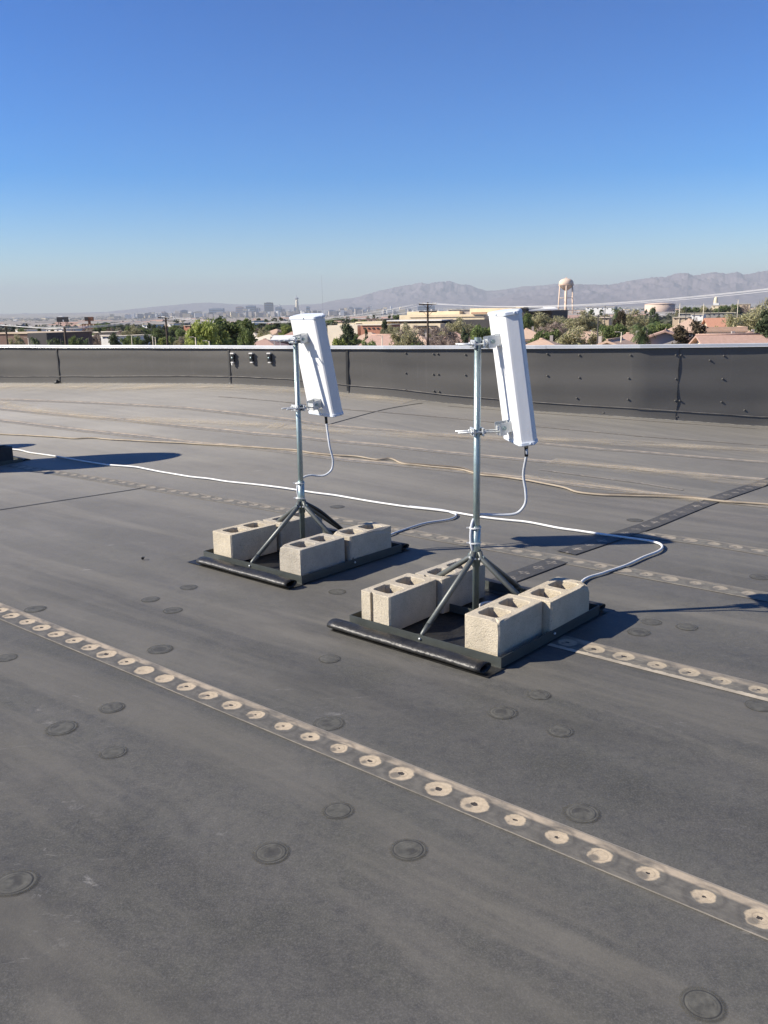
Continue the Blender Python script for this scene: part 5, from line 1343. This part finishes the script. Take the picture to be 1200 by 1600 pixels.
# utility poles and cables
wood = simple('creosoted_wood', (.060, .040, .030), (.035, .024, .018), 3, .9); M['wire'] = simple('weathered_wire', (.72, .72, .70), None, 1, .5, .5)
def pole(px, ytop, d, arms, label, r=.15, name='utility_pole'):
    X = gx(px, d, 520); zt_ = hz(px, ytop, d); T = empty(name, (X, d, GZ), label, 'utility pole', 'wooden utility poles'); H = zt_-GZ
    mb = MB(); mb.tube([(0, 0, 0), (0, 0, H*.5), (0, 0, H)], r, 10, radii=[r*1.15, r, r*.8]); mb.build('post', wood, T); ends = []
    for y, w_ in arms:
        z = hz(px, y, d)-GZ; L_ = w_*d/F_PX; mb = MB(); mb.box((0, -r-.06, z), (L_, .11, .13)); a_ = mb.build('crossarm', wood, T)
        mb = MB()
        for f in (-.46, -.28, .28, .46): mb.lathe([(.04, 0), (.055, .06), (.03, .12), (.05, .16), (.02, .2)], 8, (L_*f, -r-.06, z+.06))
        mb.build('insulator', BM['grey_stucco'], a_)
        for sx in (-1, 1): mb = MB(); mb.tube([(sx*L_*.25, -r-.04, z-.03), (0, -r-.02, z-.6)], .025, 6); mb.build('brace', wood, a_)
        ends.append((X, d, z+GZ+.2, L_))
    return X, d, H+GZ, ends
pA = pole(10, 506.5, 160, [(509.5, 20), (515.5, 18)], 'wooden pole with two crossarms at the far left edge')
pB = pole(101.5, 511.5, 112, [], 'thick plain dark post in front of the left billboard', .17)
pC = pole(260.5, 493.5, 130, [(496.3, 23)], 'wooden pole with one crossarm left of the bright tree')
pD = pole(668.5, 472.5, 118, [(475.8, 27), (487, 27)], 'tall wooden pole with two crossarms between the two antennas')
for px, y0, d, lab in ((43, 528, 150, 'pale lamp post in front of the brown building'), (94, 529, 140, 'pale lamp post left of the thick dark post'), (138, 527, 150, 'pale lamp post right of the thick dark post'), (205, 524, 170, 'pale post among trees left of the wooden pole'),
                       (238, 525, 150, 'left of two short pale posts near the wooden pole'), (242, 527, 152, 'right of two short pale posts near the wooden pole'), (305, 527, 98, 'short pale post in front of the bright tree'), (326, 533, 95, 'short pale post with curved top by the leafy tree'), (597, 524, 110, 'pale concrete lamp post over the coping between the antennas'),
                       (971, 519, 95, 'white street lamp over the coping below the rusty pine'), (934, 492, 105, 'thin dark post right of the khaki trees'), (944, 478, 230, 'pale tall lamp mast behind the thin dark post'), (1060, 474, 330, 'pale mast right of the storage tank'), (1070, 480, 300, 'dark mast right of the storage tank'), (1083, 488, 210, 'thin dark mast over the tan roof'),
                       (1097, 474, 330, 'pale mast over the grey flat roof'), (1121, 480, 210, 'dark mast in front of the orange roof'), (1150, 468, 330, 'tall pale mast right of the orange roof'), (1108, 486, 260, 'short dark mast left of the orange roof'), (1188, 478, 150, 'thin dark post among khaki trees at the right')):
    X = gx(px, d, 520); H = hz(px, y0, d)-GZ; dark = 'dark' in lab; T = empty('lamp_post', (X, d, GZ), lab, 'lamp post', 'thin posts and lamp masts beyond the parapet')
    r_ = (.10 if d < 200 else .16)
    mt = BM['dark_wall'] if dark else BM['cream_roof']
    mb = MB(); mb.tube([(0, 0, 0), (0, 0, H)], r_, 8, radii=[r_, r_*.6]); mb.build('post', mt, T)
    if not dark:
        mb = MB(); mb.tube([(0, 0, H-.1), (-.22, 0, H+.04), (-.4, 0, H+.05)], .035, 6); mb.box((-.5, 0, H+.04), (.35, .16, .06)); mb.build('lamp_head', mt, T)
def wire(p, q, sag, label, r=.026):
    mb = MB(); p, q = Vector(p), Vector(q); mb.tube([p.lerp(q, i/28)-Vector((0, 0, sag*4*(i/28)*(1-i/28))) for i in range(29)], r, 5); tag(mb.build('overhead_wire', M['wire']), label, 'wire', 'overhead wires between the poles')
def armp(P, f, k=0): X, Y, z, L_ = P[3][k]; return (X+L_*f, Y-.2, z)
names_ = ('front', 'middle', 'rear')
for i, f in enumerate((-.46, -.28, .28)):
    wire(armp(pA, f), (pB[0]+f*.3, pB[1], pB[2]+.05-.12*i), .15, '%s sunlit wire from the far left pole to the thick dark post' % names_[i])
    wire((pB[0]+f*.3, pB[1], pB[2]+.05-.12*i), armp(pC, f), .35, '%s sunlit wire from the thick dark post to the left wooden pole' % names_[i])
    wire(armp(pC, f), armp(pD, f), 1.55+.06*i, '%s sunlit wire sagging between the two antennas behind the panels' % names_[i], .018)
E_ = at_depth(1420, 425, 62)
for i, f in enumerate((-.46, -.28, .28)):
    wire(armp(pD, f), (E_.x+f*2, E_.y, E_.z), 1.15+.05*i, '%s sunlit wire running right from the tall wooden pole past the water tower' % names_[i], .013)
wire(at_depth(560, 498, 140), armp(pD, -.4, 1), .1, 'thin service wire on the lower crossarm of the tall pole', .012)
# distant thin radio mast
d = 3000; X = gx(499, d); mb = MB(); a_ = at_depth(505, 492, d); b_ = at_depth(499, 430, d)
mb.tube([(a_.x, d, GZ), (a_.x-(a_.x-b_.x)*.2, d, b_.z)], .35, 5); tag(mb.build('radio_mast', BM['grey_tower']), 'hair thin radio mast in the haze above the farther panel', 'radio mast')

# skyline
def tower(px0, px1, ytop, wl, label, d=9000, crown=False):
    cx = (px0+px1)/2; W = (px1-px0)*d/F_PX; H = hz(cx, ytop, d)-GZ
    T = empty('tower_block', (gx(cx, d), d, GZ), label, 'building', 'high-rise towers of the hazy skyline', rnd.uniform(-.15, .15))
    mb = MB(); mb.box((0, 0, H/2), (W*.94, 45, H)); mb.build('block', BM[wl], T)
    mb = MB(); mb.box((0, 0, H+2), (W*.5, 20, 4)); mb.build('roof_plant', BM['grey_tower'], T)
    mb = MB(); n_ = max(2, int(H/16))
    for k in range(1, n_): mb.box((0, -22.6, k*H/n_), (W*.86, .6, H/n_*.38))
    mb.build('window_band', BM['blue_tower'] if wl != 'blue_tower' else BM['dark_glass'], T)
for a_, b_, yt, wl, lab in [
 (283, 293.5, 484.8, 'blue_tower', 'lone square blue block at the left end of the skyline'), (304.5, 316.5, 486.8, 'cream_stucco', 'cream block with small spires over the bright tree'), (327, 351, 482, 'blue_tower', 'broad blue grey slab left of the pinkish slab'),
 (341, 354, 487, 'grey_tower', 'low grey block in front of the broad blue slab'), (357, 363, 488, 'white_paint', 'small pale block between broad slab and pinkish slab'), (369, 381, 479.4, 'pink_tower', 'pinkish wide slab of the skyline'), (380, 387, 483, 'cream_stucco', 'tan slab touching the pinkish one'), (385, 400, 477.8, 'blue_tower', 'blue grey slab behind the tan one'),
 (388.6, 391.6, 483, 'white_paint', 'narrow white tower in front of the blue grey slab'), (392, 400, 481, 'grey_tower', 'grey slab left of the pair of pale towers'), (400.5, 406.5, 481.4, 'grey_tower', 'pale grey tower left of the tall dark blue one'), (406.8, 411, 488, 'white_paint', 'low white block left of the dark blue tower'), (413.5, 427.5, 473, 'dark_wall', 'tallest dark blue slab of the skyline'),
 (418.6, 423.6, 487.2, 'white_paint', 'low white block in front of the tallest slab'), (427.8, 431, 488, 'white_paint', 'small white block right of the tallest slab'), (431, 440.5, 480, 'blue_tower', 'blue tower with stepped top right of the tallest slab'), (436, 439, 476.6, 'white_paint', 'slim white tower with high cap near the stepped tower'), (441, 446, 483, 'pink_tower', 'purplish slab left of the needle tower'),
 (451.5, 456, 484.3, 'white_paint', 'pale small tower two steps left of the needle tower'), (459, 463, 480.4, 'grey_tower', 'grey tower touching the left of the needle tower'), (467, 474, 486, 'cream_stucco', 'cream block right of the needle tower'), (479, 484, 479, 'blue_tower', 'slim grey blue tower above the farther panel'),
 (513, 524, 484.8, 'grey_tower', 'grey block first right of the farther panel'), (527, 537, 485, 'grey_tower', 'grey block second right of the farther panel'), (544.5, 552, 480.2, 'grey_tower', 'tall grey block third right of the farther panel'), (552.5, 566.5, 480.8, 'blue_tower', 'wide bluish block over the cream warehouse'), (571.5, 574, 481, 'grey_tower', 'slim dark grey tower left of the white slim one'),
 (574.5, 578.6, 479.5, 'pink_tower', 'slim purplish tower beside the white slim one'), (579, 581.6, 477, 'white_paint', 'slim white tower over the cream warehouse'), (594, 599, 482.3, 'cream_stucco', 'left cream block of the twin pair over the brick building'), (599.5, 604.3, 480, 'cream_stucco', 'right cream block of the twin pair over the brick building'), (610, 613.6, 478.7, 'white_paint', 'slim white tower left of the long tan building'),
 (624.6, 629, 479.3, 'cream_stucco', 'cream tower over the left end of the long tan building'), (634.7, 641, 481, 'grey_tower', 'grey block over the long tan building'), (652, 680, 477.6, 'blue_tower', 'wide grey blue block behind the tall utility pole'), (232, 237.5, 488.5, 'pink_tower', 'faint brownish tower left of the second pole'), (237.8, 242, 488, 'cream_stucco', 'faint cream tower touching the brownish one'), (253, 259, 487, 'pink_tower', 'faint tower right behind the second pole')]:
    tower(a_, b_, yt, wl, lab)
d = 9000; X = gx(464.4, d); T = empty('needle_tower', (X, d, GZ), 'tall needle tower with flared pod and spire in the hazy skyline', 'tower'); zz = lambda y: hz(464.4, y, d)-GZ
mb = MB()
for k in range(3):
    a = 2*PI*k/3+.4; mb.tube([(math.cos(a)*22, math.sin(a)*22, 0), (math.cos(a)*12, math.sin(a)*12, zz(478)), (math.cos(a)*8, math.sin(a)*8, zz(468.5))], 6, 8)
mb.tube([(0, 0, 0), (0, 0, zz(468))], 7, 10); mb.build('shaft', BM['cream_roof'], T)
mb = MB(); mb.lathe([(7, zz(468.6)), (17, zz(467.2)), (20, zz(466.2)), (18.5, zz(465.5)), (9, zz(465.0)), (5, zz(464.4)), (2.5, zz(463.8))], 20); pd = mb.build('pod', BM['grey_tower'], T)
mb = MB(); mb.tube([(0, 0, zz(464)), (0, 0, zz(460.4))], 1.8, 6); mb.build('spire', BM['grey_tower'], pd)

# far suburb reaching to the skyline: uncountable, one object each
r3 = random.Random(5); mb = MB(); mats = [BM['white_paint'], BM['cream_stucco'], BM['pink_tile'], BM['grey_stucco'], BM['asphalt_roof']]
for i in range(1700):
    d = 560*(20**r3.random()); s = r3.uniform(-.47, .47); X, Y = s*d, d; q = r3.random(); w_ = r3.uniform(8, 22)*(1+d/5000); h = r3.uniform(3, 5.5)*(1+d/9000)
    mb.box((X, Y, gz(X, Y)+h/2), (w_, r3.uniform(8, 18), h), rot=r3.uniform(-.4, .4), m=r3.choice((0, 1, 1, 3, 3, 4)))
    if d < 2500:
        n = len(mb.v)-8
        mx_ = 2 if r3.random() < .22 else 4; ridge = Vector(mb.v[n+4]).lerp(Vector(mb.v[n+7]), .5)+Vector((0, 0, 1.3)); r1 = Vector(mb.v[n+5]).lerp(Vector(mb.v[n+6]), .5)+Vector((0, 0, 1.3)); k = len(mb.v); mb.v += [tuple(ridge), tuple(r1)]
        mb.face((n+4, n+5, k+1, k), mx_); mb.face((n+6, n+7, k, k+1), mx_); mb.face((n+7, n+4, k), mx_); mb.face((n+5, n+6, k+1), mx_)
for i in range(420):
    d = r3.uniform(6800, 9400); px = r3.gauss(430, 110) if i % 2 else r3.uniform(200, 760); X = gx(px, d); h = r3.uniform(12, 34)*(1.6 if i % 9 == 0 else 1)
    mb.box((X, d, GZ+h/2-6), (r3.uniform(14, 50), 30, h+12), rot=r3.uniform(-.3, .3), m=r3.choice((0, 1, 3, 3, 4)))
tag(mb.build('distant_suburb', mats), 'haze-faded mass of low white and tan buildings out to the skyline', 'buildings', kind='stuff')
mb = MB()
for i in range(15000):
    d = 420*(24**r3.random()); s = r3.uniform(-.48, .48); X, Y = s*d, d; w_ = r3.uniform(4, 8)*(1+d/2500); h = r3.uniform(2.5, 6.0 if d < 3500 else 8); z = gz(X, Y)
    for q in range(16 if d < 1500 else 6):
        v = Vector((r3.uniform(-1, 1), r3.uniform(-1, 1), r3.uniform(-1, 1))); c = Vector((X, Y, z+h*.55))+Vector((v.x*w_*.4, v.y*w_*.4, v.z*h*.4)); n = (v+Vector((0, -.3, .3))).normalized()
        leaf(mb, c, n, min(w_, h*1.6)*(.30 if d < 1500 else .4), 1.1, r3)
tag(mb.build('distant_trees', leaf_mat('far_foliage', [(.05, .06, .038), (.09, .10, .065), (.17, .16, .12)])), 'haze-faded mass of far-off suburban trees', 'trees', kind='stuff')

# air
mb = MB(); mb.box((0, 6000, 560), (46000, 62000, 1170)); t = NT('valley_haze'); t.t.nodes.remove(t.b)
pv = t.n('ShaderNodeVolumePrincipled'); pv.inputs['Color'].default_value = (.65, .70, .745, 1); pv.inputs['Density'].default_value = 6.3e-5; pv.inputs['Anisotropy'].default_value = .0
t.l(pv.outputs[0], t.out.inputs['Volume'])
hb = mb.build('haze', t.mat); tag(hb, 'pale haze over the valley', 'haze', kind='stuff')

# ------------------------------------------------------------------ light, sky, camera
SUN_AZ, SUN_EL = 264.0, 33.6
sd = azv(SUN_AZ)*math.cos(math.radians(SUN_EL)) + Vector((0, 0, math.sin(math.radians(SUN_EL))))
L = bpy.data.lights.new('sun', 'SUN'); L.energy = 5.0; L.angle = math.radians(.5); L.color = (1, .92, .79)
lo = bpy.data.objects.new('sun', L); C.objects.link(lo); lo.rotation_euler = sd.to_track_quat('Z', 'Y').to_euler(); lo.location = (-20, -5, 30)
w = bpy.data.worlds.new('World'); bpy.context.scene.world = w; w.use_nodes = True
nt = w.node_tree; bg = nt.nodes['Background']; sky = nt.nodes.new('ShaderNodeTexSky'); sky.sky_type = 'NISHITA'; sky.sun_disc = False
sky.sun_elevation = math.radians(SUN_EL); sky.sun_rotation = math.radians(SUN_AZ); sky.altitude = 600
sky.air_density = 1.0; sky.dust_density = .2; sky.ozone_density = 4.0
hs_ = nt.nodes.new('ShaderNodeHueSaturation'); hs_.inputs['Saturation'].default_value = 1.4; hs_.inputs['Hue'].default_value = .508; hs_.inputs['Value'].default_value = .84; gm_ = nt.nodes.new('ShaderNodeGamma'); gm_.inputs['Gamma'].default_value = 1.40; nt.links.new(sky.outputs[0], gm_.inputs['Color']); nt.links.new(gm_.outputs[0], hs_.inputs['Color']); nt.links.new(hs_.outputs[0], bg.inputs[0]); bg.inputs[1].default_value = .05
cam = bpy.data.cameras.new('camera'); co = bpy.data.objects.new('camera', cam); C.objects.link(co)
cam.sensor_fit = 'VERTICAL'; cam.sensor_height = 36; cam.lens = 36*F_PX/1600; cam.clip_start = .05; cam.clip_end = 90000
mw = Matrix((cR, cU, -cF)).transposed().to_4x4(); mw.translation = EYEP; co.matrix_world = mw
S = bpy.context.scene; S.camera = co
S.view_settings.view_transform = 'Standard'; S.view_settings.look = 'None'; S.view_settings.gamma = 1; S.view_settings.exposure = 0.95
S.render.resolution_x, S.render.resolution_y = 768, 1024
